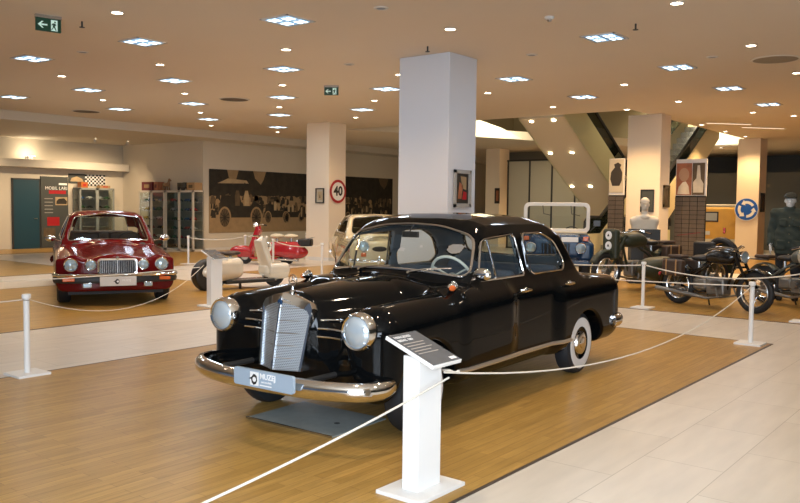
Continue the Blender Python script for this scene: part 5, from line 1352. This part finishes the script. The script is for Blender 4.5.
# ================================================================== road signs and framed pictures on the columns
def disc_T(o, nrm, up=(0, 0, 1)):
    n = Vector(nrm).normalized(); u = Vector(up); r = u.cross(n).normalized()
    return lambda a, b, c: Vector(o) + r * a + u * b + n * c
t = thing('speed_limit_sign', 'round 40 speed limit sign with red rim on the column by the mural', 'road sign', (-15.70, 16.90, 1.99))
T = disc_T((0, 0, 0), (1, 0, 0))
MB().prism(circ(.335, 40), T, .012).build('sign_disc', 'sign_red', t, angle=30)
MB().prism(circ(.262, 40), lambda a, b, c: T(a, b, .0125 + c), .002).build('white_face', 'sign_white', t, angle=30)
text('digits', '40', .37, 'print_black', frame_T((.0155, 0, 0), (0, 1, 0), (0, 0, 1)), t, depth=.001, bold=.012)
MB().box((-.012, 0, 0), (.016, .10, .30)).build('bracket', 'dull_chrome', t)
t = thing('roundabout_sign', 'round blue roundabout sign with three white arrows on the far right column', 'road sign', (-7.45, 27.70, 1.62))
T = disc_T((0, 0, 0), (0, -1, 0))
MB().prism(circ(.375, 40), T, .012).build('rim', 'sign_white', t, angle=30); MB().prism(circ(.355, 40), lambda a, b, c: T(a, b, .0125 + c), .002).build('sign_disc', 'sign_blue', t, angle=30)
for k in range(3):
    a0 = math.radians(30 + 120 * k); pts = []
    for i in range(9): a = a0 + math.radians(75) * i / 8; pts.append((.275 * math.cos(a), .275 * math.sin(a)))
    ae = a0 + math.radians(75)
    pts += [(.325 * math.cos(ae), .325 * math.sin(ae)), (.235 * math.cos(ae + .52), .235 * math.sin(ae + .52)), (.135 * math.cos(ae), .135 * math.sin(ae))]
    for i in range(8, -1, -1): a = a0 + math.radians(75) * i / 8; pts.append((.185 * math.cos(a), .185 * math.sin(a)))
    MB().prism(pts, lambda a, b, c: T(a, b, .015 + c), .002).build('arrow', 'sign_white', t, angle=0)
MB().box((0, .012, 0), (.10, .016, .30)).build('bracket', 'dull_chrome', t)

def picture(label, o, nrm, w, h, fm, mm, im, fw=.03, name='framed_picture', motif=None):
    t = thing(name, label, 'picture', o); T = disc_T((0, 0, 0), nrm); g = MB()
    for a, b, p, q in ((-w / 2 + fw / 2, 0, fw, h), (w / 2 - fw / 2, 0, fw, h), (0, h / 2 - fw / 2, w, fw), (0, -h / 2 + fw / 2, w, fw)):
        g.prism([(a - p / 2, b - q / 2), (a + p / 2, b - q / 2), (a + p / 2, b + q / 2), (a - p / 2, b + q / 2)], T, .03)
    g.build('frame', fm, t, angle=0)
    k = MB().prism([(-w / 2 + fw, -h / 2 + fw), (w / 2 - fw, -h / 2 + fw), (w / 2 - fw, h / 2 - fw), (-w / 2 + fw, h / 2 - fw)], T, .008).build('mount', mm, t, angle=0)
    iw, ih = im[1], im[2]
    MB().prism([(-iw / 2, -ih / 2), (iw / 2, -ih / 2), (iw / 2, ih / 2), (-iw / 2, ih / 2)], lambda a, b, c: T(a, b, .0085 + c), .002).build('print', im[0], t, angle=0)
    if motif:
        for m, pts in motif: MB().prism(pts, lambda a, b, c: T(a, b, .011 + c), .001).build('printed_figure', m, k, angle=0)
    return t
picture('small brown framed sketch on the left face of the column by the mural', (-16.05, 16.535, 1.86), (0, -1, 0), .33, .43, 'frame_dark', 'mount_board', ('sepia_pale', .17, .24), motif=[('sepia_mid', [(-.03, -.06), (.0, .05), (.03, -.06)])])
picture('grey framed colour poster on the tall white column behind the black car', (-7.045, 10.42, 1.88), (1, 0, 0), .46, .58, 'mount_grey', 'mount_grey', ('frame_dark', .33, .46), .05,
        motif=[('copper_print', [(-.12, -.16), (-.02, -.16), (.02, .05), (-.08, .10)]), ('sepia_light', [(.0, .0), (.11, -.02), (.11, .18), (-.05, .19)]), ('sign_red', [(.0, -.17), (.12, -.17), (.12, -.06), (.03, -.04)])])
picture('small dark framed picture on the far column left of the dark doorway', (-17.02, 27.735, 2.05), (0, -1, 0), .22, .62, 'frame_dark', 'frame_dark', ('copper_print', .12, .42))
picture('dark blue-grey framed print behind the stone bust on the column', (-7.60, 19.485, 1.80), (0, -1, 0), .34, .56, 'plinth_dark', 'plinth_dark', ('panel_grey', .28, .5), .02)
picture('narrow gold framed picture on the side of the bust column', (-7.285, 19.90, 1.92), (1, 0, 0), .40, .55, 'frame_gold', 'frame_gold', ('sepia_mid', .22, .38), .07)
picture('narrow dark framed picture on the side of the roundabout sign column', (-7.085, 28.15, 1.85), (1, 0, 0), .44, .62, 'frame_dark', 'frame_dark', ('sepia_mid', .25, .42), .06)

# ------------------------------------------------------------------ photograph mural of early motorcars, in two prints
def mural(label, y0, y1, z0, z1, seed, night=False):
    t = thing('photo_mural', label, 'mural', (-21.893, (y0 + y1) / 2, (z0 + z1) / 2)); w, h = y1 - y0, z1 - z0; rnd = random.Random(seed)
    m = MB(); T = lambda a, b, c: Vector((.012 + c, a * w, b * h))
    def poly(pts, mt, lv): m.add([T(a, b, .0006 * lv) for a, b in pts], [tuple(range(len(pts)))], mt)
    R = [(-.5, -.5), (.5, -.5), (.5, .5), (-.5, .5)]
    m.prism(R, lambda a, b, c: Vector((c, a * w, b * h)), .0115, 'sepia_dark' if night else 'sepia_light')
    top = [(-.5 + i / 40, .06 + .05 * rnd.random()) for i in range(41)]
    poly([(.5, .5), (-.5, .5)] + top, 'sepia_dark', 1)                                     # line of trees
    for cx, ww in ((-.30, .05), (-.06, .06)) if not night else ((.35, .08),):               # sky between the crowns
        poly([(cx - ww, .5), (cx + ww, .5), (cx + ww * .6, .36), (cx + .01, .28), (cx - ww * .7, .38)], 'sepia_light' if not night else 'sepia_mid', 2)
    for i in range(16): a = -.48 + .96 * rnd.random(); poly([(a, -.02), (a + .03 + .05 * rnd.random(), .0), (a + .04, .08 + .05 * rnd.random()), (a + .01, .10)], rnd.choice(['sepia_mid', 'sepia_mid', 'sepia_light']), 2)
    for i in range(150):                                                                   # bystanders, shrubs and shadow along the row of cars
        a = -.5 + rnd.random() * .99; b = -.22 + .30 * rnd.random(); ww = .006 + .02 * rnd.random(); hh = .03 + .10 * rnd.random()
        if abs(a) + ww < .5: poly([(a - ww, b - hh / 2), (a + ww, b - hh / 2), (a + ww * .9, b + hh * .2), (a + ww * .3, b + hh / 2), (a - ww * .5, b + hh * .45)], rnd.choice(['sepia_dark', 'sepia_dark', 'sepia_dark', 'sepia_mid', 'sepia_mid', 'sepia_light']), 2.2 + .004 * i)
    def car(cx, s, roof):
        k = lambda pts: [(cx + s * a, -.26 + s * b * w / h) for a, b in pts]
        poly(k([(-.17, 0), (.20, 0), (.22, .07), (.12, .12), (.10, .08), (.02, .08), (.0, .15), (-.16, .15), (-.18, .05)]), 'sepia_dark', 3)
        if roof: poly(k([(-.19, .23), (-.10, .265), (.06, .255), (.08, .235)]), 'sepia_pale', 4); poly(k([(-.17, .15), (-.16, .15), (-.165, .235), (-.175, .235)]), 'sepia_dark', 4); poly(k([(.02, .12), (.03, .12), (.05, .24), (.04, .24)]), 'sepia_dark', 4)
        for wx in (-.13, .15):
            n = 20; a = [(cx + s * (wx + .055 * math.cos(2 * pi * i / n)), -.26 + s * (.0 + .075 * math.sin(2 * pi * i / n)) * w / h) for i in range(n)]; b = [(cx + s * (wx + .043 * math.cos(2 * pi * i / n)), -.26 + s * (.0 + .062 * math.sin(2 * pi * i / n)) * w / h) for i in range(n)]
            m.add([T(p, q, .0036) for p, q in a + b], [(i, (i + 1) % n, n + (i + 1) % n, n + i) for i in range(n)], 'sepia_light'); poly(b, 'sepia_mid', 5)
            for j in range(6): q = pi * j / 6; poly([(cx + s * (wx + .042 * math.cos(q + e)), -.26 + s * .060 * math.sin(q + e) * w / h) for e in (-.06, .06, pi - .06, pi + .06)], 'sepia_dark', 6)
        for fx in (-.10, -.02, .06):
            if rnd.random() < .8: poly(k([(fx - .02, .08), (fx + .02, .08), (fx + .022, .15), (fx + .012, .185), (fx - .012, .185), (fx - .022, .15)]), rnd.choice(['sepia_mid', 'sepia_pale', 'sepia_dark']), 6)
    for cx, s, rf in ((.40, .40, False), (.27, .50, False), (.10, .62, False), (-.24, 1.0, True)) if not night else ((-.3, .7, False), (.05, .6, False)): car(cx, s, rf)
    for i in range(7): a = .34 + .14 * rnd.random() if not night else -.45 + .8 * rnd.random(); b = -.30 + .12 * rnd.random(); poly([(a, b), (a + .012, b), (a + .014, b + .14), (a + .006, b + .18), (a - .002, b + .14)], rnd.choice(['sepia_mid', 'sepia_pale']), 7)
    m.build('printed_panel', None, t, angle=0)
mural('large sepia photograph mural of early motorcars left of the 40 sign column', 17.19, 22.3, .60, 2.77, 3)
mural('darker part of the sepia photograph mural right of the 40 sign column', 22.9, 27.03, .60, 2.76, 5, True)

# ------------------------------------------------------------------ slatted display walls either side of the bust column
def slatted(name, label, x, y, w, cols):
    t = thing(name, label, 'display wall', (x, y, 0))
    MB().box((0, .05, .97), (w, .06, 1.94)).build('backing', 'slat_gap', t, angle=0); MB().box((0, .05, 2.40), (w, .06, .92)).build('upper_board', 'wall_white', t, angle=0)
    sl = MB()
    for r in range(17):
        for c in range(cols): sl.box((-w / 2 + w / cols * (c + .5), .0, .06 + r * .112), (w / cols - .014, .04, .098))
    sl.build('slat_front', 'slat_brown', t, angle=0); return t
t = slatted('display_wall', 'brown slatted display wall with two photographs above, right of the bust column', -6.83, 20.34, .76, 4)
ph = MB().box((-.17, .01, 2.36), (.38, .02, .80)).build('portrait_photograph', 'copper_print', t, angle=0)
MB().prism([(a * .13 - .17, b * .17 + 2.47) for a, b in circ(1, 18)], lambda a, b, c: Vector((a, -.001 - c, b)), .001).build('printed_figure', 'skin_print', ph, angle=0)
MB().prism([(-.33, 1.98), (-.02, 1.98), (-.05, 2.18), (-.12, 2.30), (-.20, 2.28), (-.30, 2.16)], lambda a, b, c: Vector((a, -.001 - c, b)), .001).build('printed_figure', 'robe_print', ph, angle=0)
ph = MB().box((.19, .01, 2.36), (.30, .02, .80)).build('vehicle_photograph', 'sepia_mid', t, angle=0)
MB().prism([(.07, 2.02), (.31, 2.02), (.32, 2.24), (.25, 2.36), (.22, 2.70), (.16, 2.70), (.14, 2.38), (.06, 2.28)], lambda a, b, c: Vector((a, -.001 - c, b)), .001).build('printed_figure', 'robe_print', ph, angle=0)
MB().box((.0, -.023, .98), (.60, .006, .022), rot=Matrix.Rotation(-.15, 3, 'Y')).build('red_strip', 'box_red', t, angle=0)
t = slatted('display_wall', 'narrow slatted display wall with a picture of a dark vessel, left of the bust column', -8.36, 19.32, .40, 2)
vb = MB().box((0, .01, 2.42), (.38, .02, .84)).build('vessel_photograph', 'mount_board', t, angle=0)
MB().prism([(-.10, 2.17), (.09, 2.17), (.15, 2.30), (.16, 2.50), (.10, 2.63), (.13, 2.70), (.04, 2.76), (-.07, 2.71), (-.04, 2.64), (-.14, 2.52), (-.16, 2.34)], lambda a, b, c: Vector((a, -.001 - c, b)), .001).build('printed_vessel', 'frame_dark', vb, angle=0)

# ------------------------------------------------------------------ alcove at far left: exhibition panel, flag, wall cabinet
X = -26.63
t = thing('exhibition_panel', 'tall dark exhibition panel with red heading beside the teal door', 'display panel', (X, 14.28, 0))
MB().box((.03, 0, 1.24), (.05, .98, 2.44)).build('board', 'panel_grey', t, angle=0)
F = lambda y, z: frame_T((.057, y, z), (0, 1, 0), (0, 0, 1))
text('heading', 'MOBIL LARI', .155, 'print_white', F(.06, 2.06), t); MB().box((.057, .30, 2.21), (.004, .30, .07)).build('text_line', 'print_white', t, angle=0)
MB().box((.057, .10, 1.93), (.004, .62, .12)).build('red_bar', 'sign_red', t, angle=0)
ph = MB().box((.057, .24, 1.62), (.004, .44, .28)).build('printed_photograph', 'sepia_pale', t, angle=0); MB().prism([(.05, 1.52), (.42, 1.52), (.44, 1.62), (.34, 1.72), (.14, 1.70), (.06, 1.62)], lambda a, b, c: Vector((.0595 + c, a, b)), .001).build('printed_figure', 'sepia_dark', ph, angle=0)
MB().box((.057, -.06, .92), (.004, .44, .30)).build('red_photograph', 'sign_red', t, angle=0)
MB().box((.057, -.20, .55), (.004, .42, .30)).build('printed_photograph', 'sepia_mid', t, angle=0)
for i in range(5): MB().box((.057, -.22, 1.70 - i * .12), (.003, .30, .025)).build('text_line', 'mount_grey', t, angle=0)
t = thing('racing_poster', 'small dark landscape poster above the exhibition panel corner', 'poster', (X, 15.12, 2.42))
MB().box((.015, 0, 0), (.02, .62, .34)).build('print', 'panel_grey', t, angle=0); MB().prism([(-.25, -.1), (.25, -.1), (.2, .0), (0, .08), (-.2, .02)], lambda a, b, c: Vector((.026 + c, a, b)), .001).build('printed_figure', 'sepia_pale', t, angle=0)
t = thing('chequered_flag', 'black and white chequered flag hung on the wall over the grey cabinet', 'flag', (X, 15.82, 2.38))
fl = MB(); ny, nz = 11, 6
for i in range(ny):
    for j in range(nz):
        f = lambda a, b: (.02 + .012 * math.sin(a * 14), -.39 + .78 * a, -.20 + .40 * b)
        fl.add([f(i / ny, j / nz), f((i + 1) / ny, j / nz), f((i + 1) / ny, (j + 1) / nz), f(i / ny, (j + 1) / nz)], [(0, 1, 2, 3)], 'print_black' if (i + j) % 2 else 'print_white')
o = fl.build('cloth', None, t, angle=60); sm = o.modifiers.new('solid', 'SOLIDIFY'); sm.thickness = .004

def model_car(mt):
    # toy car: shaped body, cabin and four wheels in one small mesh (10 px wide at most)
    m = MB(); m.prism([(-.10, .018), (.10, .018), (.103, .04), (.06, .05), (.04, .078), (-.045, .08), (-.075, .05), (-.103, .045)], lambda a, b, c: Vector((a, c - .036, b)), .072, mt)
    for sx in (-.06, .062):
        for sy in (-.037, .037): m.cyl((sx, sy - .006, .02), (sx, sy + .006, .02), .02, 10, m='rubber')
    o = m.build('model_car', None, None, angle=25, bevel=.004); return o
TOYS = {k: model_car(k) for k in ('toy_red', 'toy_blue', 'toy_black', 'toy_white', 'toy_green', 'toy_orange', 'toy_silver', 'toy_yellow')}
used_toy = set()
def place_toy(k, loc, rz, s, label, group):
    o = TOYS[k]
    if k in used_toy: o = o.copy(); COL.objects.link(o)
    used_toy.add(k); o.location = loc; o.rotation_euler = (0, 0, rz); o.scale = (s, s, s); tag(o, label, 'model car', group)
def cabinet(label, loc, rz, w, h, dpt, cols, shelves, frame, side, rnd, short, skip=(), kinds=None):
    t = thing('display_cabinet', label, 'display cabinet', loc, rz)
    b = MB(); b.box((0, dpt / 2 - .01, h / 2), (w, .02, h)); b.build('back_panel', 'cabinet_back', t, angle=0)
    c = MB(); c.box((0, 0, .04), (w, dpt, .08)); c.build('base', frame, t, angle=0); MB().box((0, 0, h - .025), (w, dpt, .05)).build('top', frame, t, angle=0)
    for s in (-1, 1): MB().box((s * (w / 2 - .012), 0, h / 2), (.006, dpt - .04, h - .1)).build('side_pane', 'cabinet_glass', t, angle=0)
    for sx in (-1, 1):
        for sy in (-1, 1): MB().box((sx * (w / 2 - .015), sy * (dpt / 2 - .015), h / 2), (.03, .03, h - .02)).build('corner_post', frame, t, angle=0)
    zs = [.09 + (h - .16) * i / shelves for i in range(shelves)]
    for z in zs[1:]: MB().box((0, .0, z - .008), (w - .05, dpt - .06, .012)).build('shelf', 'cabinet_back', t, angle=0)
    dw = (w - .02) / cols
    for k in range(cols):
        x = -w / 2 + .01 + dw * (k + .5); fr = MB(); yb = -dpt / 2 - .012
        fr.box((x - dw / 2 + .03, yb, h / 2), (.06, .022, h - .02)); fr.box((x + dw / 2 - .03, yb, h / 2), (.06, .022, h - .02)); fr.box((x, yb, h - .04), (dw, .022, .06)); fr.box((x, yb, .04), (dw, .022, .06))
        d = fr.build('door', frame, t, angle=0); MB().box((x, yb, h / 2), (dw - .11, .006, h - .12)).build('glass_pane', 'cabinet_glass', d, angle=0)
        MB().cyl((x + (dw / 2 - .03) * (1 if k % 2 == 0 else -1), yb - .012, h * .5), (x + (dw / 2 - .03) * (1 if k % 2 == 0 else -1), yb - .035, h * .5), .012, 10).build('door_knob', 'dull_chrome', d)
    cs, sn = math.cos(rz), math.sin(rz)
    for k in range(cols):
        for i, z in enumerate(zs):
            if (k, i) in skip: continue
            per = 2
            for q in range(per):
                x = -w / 2 + .01 + dw * (k + (q + .5) / per * .84 + .08); y = -.04 + .05 * (rnd.random() - .5)
                kd = rnd.choice(kinds or list(TOYS)); s = (dw / per) * .84 / .21 * (.78 + .2 * rnd.random())
                nm = kd[4:]
                place_toy(kd, (loc[0] + cs * x - sn * y, loc[1] + sn * x + cs * y, loc[2] + z + .001), rz + rnd.uniform(-.15, .15), s,
                          f"{nm} model car on {ORD[i] if i < 5 else 'sixth'} shelf up, {'left' if k == 0 else 'right'} door of {short}, {'left' if q == 0 else 'right'} spot", 'model cars in the glass cabinets')
rnd = random.Random(11)
cabinet('pale glazed display cabinet of model cars, left one of the pair by the mural wall', (-24.05, 16.64, 0), 0, 1.52, 2.03, .42, 2, 6, 'cabinet_white', 1, rnd, 'the left cabinet')
cabinet('pale glazed display cabinet of model cars, right one beside the mural wall', (-22.48, 16.64, 0), 0, 1.52, 2.03, .42, 2, 6, 'cabinet_white', 1, rnd, 'the right cabinet', kinds=['toy_black', 'toy_red', 'toy_silver', 'toy_orange', 'toy_green', 'toy_blue'])
cabinet('grey glazed display cabinet with dark models behind the red saloon', (-26.36, 15.62, 0), pi / 2, 1.36, 2.10, .42, 2, 6, 'cabinet_grey', 1, rnd, 'the grey cabinet', skip=tuple((k, i) for k in (0, 1) for i in (0, 1, 2)), kinds=['toy_black', 'toy_silver', 'toy_green', 'toy_black', 'toy_blue'])
def crate(name, label, cat, loc, d, m, lid=None, rz=0):
    t = thing(name, label, cat, loc, rz); MB().box((0, 0, d[2] / 2), d).build('carton', m, t, bevel=.006); MB().box((0, -d[1] / 2 - .003, d[2] * .5), (d[0] * .5, .004, d[2] * .4)).build('printed_label', lid or 'sepia_pale', t, angle=0); return t
crate('toy_carton', 'dark red carton on top of the left pale cabinet', 'box', (-24.40, 16.64, 2.03), (.62, .34, .30), 'box_red', 'sepia_light')
crate('toy_carton', 'small red-brown carton beside the dark red one on the left pale cabinet', 'box', (-23.92, 16.64, 2.03), (.22, .28, .30), 'copper_print', 'box_red')
crate('toy_carton', 'tan cardboard carton at the right end on top of the right pale cabinet', 'box', (-21.97, 16.66, 2.03), (.42, .32, .26), 'box_tan', 'sepia_mid')
crate('toy_carton', 'small orange carton on top of the grey cabinet under the poster', 'box', (-26.36, 15.20, 2.10), (.26, .24, .20), 'toy_orange', 'sign_red', pi / 2)
crate('toy_carton', 'low red and tan carton on top of the grey cabinet below the chequered flag', 'box', (-26.36, 16.0, 2.10), (.40, .24, .10), 'box_tan', 'sign_red', pi / 2)
t = thing('toy_horse', 'carved brown wooden toy horse standing on the left pale cabinet', 'toy', (-23.50, 16.64, 2.036))
sculpt('figure', lambda x, y, z: smin(smin(capsule(x, y, z, (-.11, 0, .20), (.11, 0, .20), .065), smin(capsule(x, y, z, (.10, 0, .22), (.17, 0, .36), .045, .035), capsule(x, y, z, (.17, 0, .37), (.25, 0, .33), .035, .025), .02), .03),
       smin(capsule(np.abs(x), np.abs(y), z, (.11, .035, .17), (.13, .04, .02), .024), capsule(x, y, z, (-.16, 0, .2), (-.22, 0, .09), .02), .02), .02), (-.3, -.12, -.01), (.33, .12, .48), .014, 'wood_box', t)
MB().box((0, 0, .012), (.40, .14, .022)).build('base_board', 'wood_box', t, bevel=.004)
t = thing('toy_truck', 'black toy truck standing on top of the right pale cabinet', 'toy', (-22.56, 16.64, 2.03))
MB().box((.0, 0, .09), (.46, .14, .06)).build('chassis', 'leather_black', t, bevel=.008); MB().prism([(.05, .12), (.22, .12), (.22, .20), (.18, .27), (.05, .27)], lambda a, b, c: Vector((a, c - .07, b)), .14).build('cab', 'toy_black', t, bevel=.01); MB().box((-.10, 0, .19), (.26, .15, .14)).build('load_bed', 'frame_dark', t, bevel=.005)
for x in (-.15, .14):
    for s in (1, -1): MB().cyl((x, s * .06, .05), (x, s * .085, .05), .05, 14).build('wheel', 'rubber', t)

# ------------------------------------------------------------------ ledge lamps and uplights over the alcove
for i, (y, la) in enumerate(((13.2, 'left of the pair'), (13.42, 'right of the pair'))):
    t = thing('ledge_lamp', f'small white uplight on the ledge above the exhibition panel, {la}', 'lamp', (-26.32, y, 2.99))
    MB().box((0, 0, .06), (.10, .10, .12)).build('housing', 'sensor_white', t, bevel=.006); MB().box((0, 0, .122), (.08, .08, .006)).build('lamp', 'lamp_warm', t, angle=0)
    l = bpy.data.lights.new('uplight_bulb', 'POINT'); l.energy = 5; l.color = (1, .8, .55); l.shadow_soft_size = .05; o = bpy.data.objects.new('uplight_bulb', l); COL.objects.link(o); o.parent = t; o.location = (.02, 0, .2)
for i, (y, la) in enumerate(((11.2, 'at the far left edge'), (14.4, 'above the exhibition panel'), (15.6, 'above the grey cabinet'))):
    t = thing('spot_lamp', f'small spot lamp under the left soffit {la}', 'lamp', (-24.2, y, 3.70)); MB().cyl((0, 0, 0), (0, 0, -.06), .012, 8).build('stem', 'sensor_white', t)
    MB().lathe([(.03, .06), (.05, -.05), (.046, -.05)], (0, 0, -.09), (.5, 0, .85), 14).build('lamp_shade', 'sensor_white', t); MB().lathe([(.0001, -.045), (.046, -.045)], (0, 0, -.09), (.5, 0, .85), 14).build('lamp', 'lamp_warm', t)
    l = bpy.data.lights.new('spot_bulb', 'SPOT'); l.energy = 190; l.spot_size = 1.9; l.spot_blend = .8; l.color = (1, .74, .46); l.shadow_soft_size = .05; o = bpy.data.objects.new('spot_bulb', l); COL.objects.link(o); o.parent = t; o.location = (-.06, 0, -.15); o.rotation_euler = (0, math.radians(38), 0)
# ================================================================== lectern stands, barrier posts, ropes, drip sheet
def lectern(label, loc, rz, h=.79, plaque='plaque_grey', lines=True):
    t = thing('information_stand', label, 'information stand', loc, rz)
    MB().box((0, 0, .0125), (.43, .31, .025)).build('base_plate', 'white_paint', t, bevel=.003)
    MB().box((0, 0, (h - .015) / 2), (.215, .11, h - .015)).build('column', 'white_paint', t, bevel=.004)
    Rx = Matrix.Rotation(math.radians(21), 3, 'X'); P = lambda a, b, c: Vector((0, 0, h + .0)) + Rx @ Vector((a, b, c))
    top = MB(); w, d = .27, .354
    def slab(x0, x1, y0, y1, z0, z1): vs = [P(a, b, c) for c in (z0, z1) for a, b in ((x0, y0), (x1, y0), (x1, y1), (x0, y1))]; return vs, [(0, 3, 2, 1), (4, 5, 6, 7), (0, 1, 5, 4), (1, 2, 6, 5), (2, 3, 7, 6), (3, 0, 4, 7)]
    tp = top.add(*slab(-w / 2, w / 2, -d / 2, d / 2, 0, .022)).build('sloping_top', 'white_paint', t, bevel=.003)
    pq = MB().add(*slab(-w / 2 + .006, w / 2 - .006, -d / 2 + .006, d / 2 - .006, .0225, .0245)).build('plaque', plaque, tp, angle=0)
    if lines:
        x, y = Rx @ Vector((1, 0, 0)), Rx @ Vector((0, 1, 0))
        text('plaque_text', 'MERCEDES', .030, 'print_white', frame_T(P(-.04, .135, .0252), x, y), pq, depth=.0004)
        text('plaque_text', 'BENZ 180', .030, 'print_white', frame_T(P(-.05, .10, .0252), x, y), pq, depth=.0004)
        for i, ln in enumerate((.18, .16, .19, .15, .18)): MB().add(*slab(-.11, -.11 + ln, .06 - i * .028, .067 - i * .028, .0246, .0250)).build('text_line', 'mount_grey', pq, angle=0)
        MB().add(*slab(.06, .115, -.155, -.130, .0246, .0250)).build('maker_mark', 'print_white', pq, angle=0)
    return t
lectern('white information stand with sloping grey plaque in front of the black car', (-2.65, 3.56, 0), math.radians(90))
lectern('white information stand with dark plaque beside the white scooter', (-9.99, 7.95, 0), math.radians(88), plaque='plaque_grey', lines=False)

def post(label, x, y, rz=0.0, h=.75):
    t = thing('barrier_post', label, 'barrier post', (x, y, 0), rz, 'white rope barrier posts')
    MB().box((0, 0, .0125), (.30, .30, .025)).build('base_plate', 'white_paint', t, bevel=.003)
    MB().cyl((0, 0, .02), (0, 0, h - .02), .027, 20).build('shaft', 'white_paint', t)
    MB().lathe([(.027, -.045), (.040, -.04), (.040, -.008), (.034, 0), (.0001, 0)], (0, 0, h), (0, 0, 1), 20).build('cap', 'white_paint', t)
    MB().torus((0, 0, h - .055), (0, 0, 1), .028, .004, 18, 6).build('rope_ring', 'dull_chrome', t)
    return t
PO = dict(a=(-7.23, 3.60), b=(-2.60, 10.03), c=(-4.89, 12.47), d=(-2.55, 12.52), e=(-17.36, 12.96), f=(-16.96, 14.55), g=(-14.75, 13.55), h=(-12.48, 12.93), i=(-17.34, 17.28))
post('white barrier post on the aisle tiles at left in front of the red saloon', *PO['a'], .0); post('white barrier post on the parquet corner in front of the black motorcycle', *PO['b'], .0)
post('white barrier post between the black car tail and the motorcycles', *PO['c'], .0); post('white barrier post cut by the right edge of the picture', *PO['d'], .0)
post('white barrier post in front of the pale display cabinets', *PO['e'], .2); post('white barrier post behind the red scooter nose below the mural', *PO['f'], .2)
post('white barrier post standing in front of the red scooter body', *PO['g'], .2); post('white barrier post between the white scooter and the cream coupe', *PO['h'], .2)
post('white barrier post at the foot of the 40 sign column', *PO['i'], .2)
def rope(label, p, q, sag=.10, r=.0085, m='rope_white', n=20):
    p, q = Vector(p), Vector(q); pts = [p.lerp(q, i / n) - Vector((0, 0, sag * 4 * (i / n) * (1 - i / n))) for i in range(n + 1)]
    o = MB().tube(pts, r, 8).build('barrier_rope', m, None, angle=60); tag(o, label, 'rope', 'white barrier ropes'); return o
Z = .695
def at(k, z=Z): return (PO[k][0], PO[k][1], z)
def near(k, tgt, z=Z):
    a = Vector(at(k, z)); b = Vector(tgt); d = (b - a); d.z = 0; d.normalize(); return tuple(a + d * .042)
lec = (-2.60, 3.70, .655)
rope('white barrier rope sagging from the near information stand along the black car side', lec, near('b', lec), .30, .0056)
rope('white barrier rope crossing the parquet at the bottom up to the near information stand', (-2.35, 1.33, .46), (-2.50, 3.60, .655), .03, .0058)
rope('white barrier rope between the two posts in front of the motorcycles', near('c', at('d')), near('d', at('c')), .13, .009)
rope('white barrier rope running behind the black car tail to the post by the motorcycles', near('c', (-7.0, 11.0, .7)), (-7.02, 10.86, .80), .05, .009)
rope('white barrier rope leading left along the motorcycles from the parquet corner post', near('b', (-7.0, 10.4, .7)), (-7.05, 10.30, .62), .02, .007)
rope('white barrier rope from the left post drooping toward the information stand by the scooter', near('a', (-9.9, 7.9, .7)), (-9.93, 7.70, .66), .34, .004)
rope('white barrier rope leaving the left post toward the left picture edge', near('a', (-9.5, 2.4, .7)), (-9.6, 2.3, .66), .08, .005)
rope('white barrier rope across the bumper of the red saloon', (-10.6, 3.6, .60), (-10.03, 7.70, .62), .05, .006)
rope('white barrier rope between the posts by the cabinets and the red scooter nose', near('e', at('f')), near('f', at('e')), .06, .009)
rope('white barrier rope from the red scooter post to the cream coupe post', near('g', at('h')), near('h', at('g')), .08, .009)
t = thing('drip_sheet', 'thin grey sheet of metal lying on the parquet under the black car front', 'sheet', (-4.14, 4.24, 0.0045), .04)
MB().box((0, 0, .004), (.84, .62, .008)).build('sheet', 'mat_grey', t, bevel=.002)
ed = MB(); ed.box((0, -.31, .008), (.84, .012, .014)); ed.build('folded_edge', 'dull_chrome', t)
MB().cyl((.22, -.02, .008), (.22, -.02, .0095), .022, 14).build('oil_spot', 'leather_black', t)
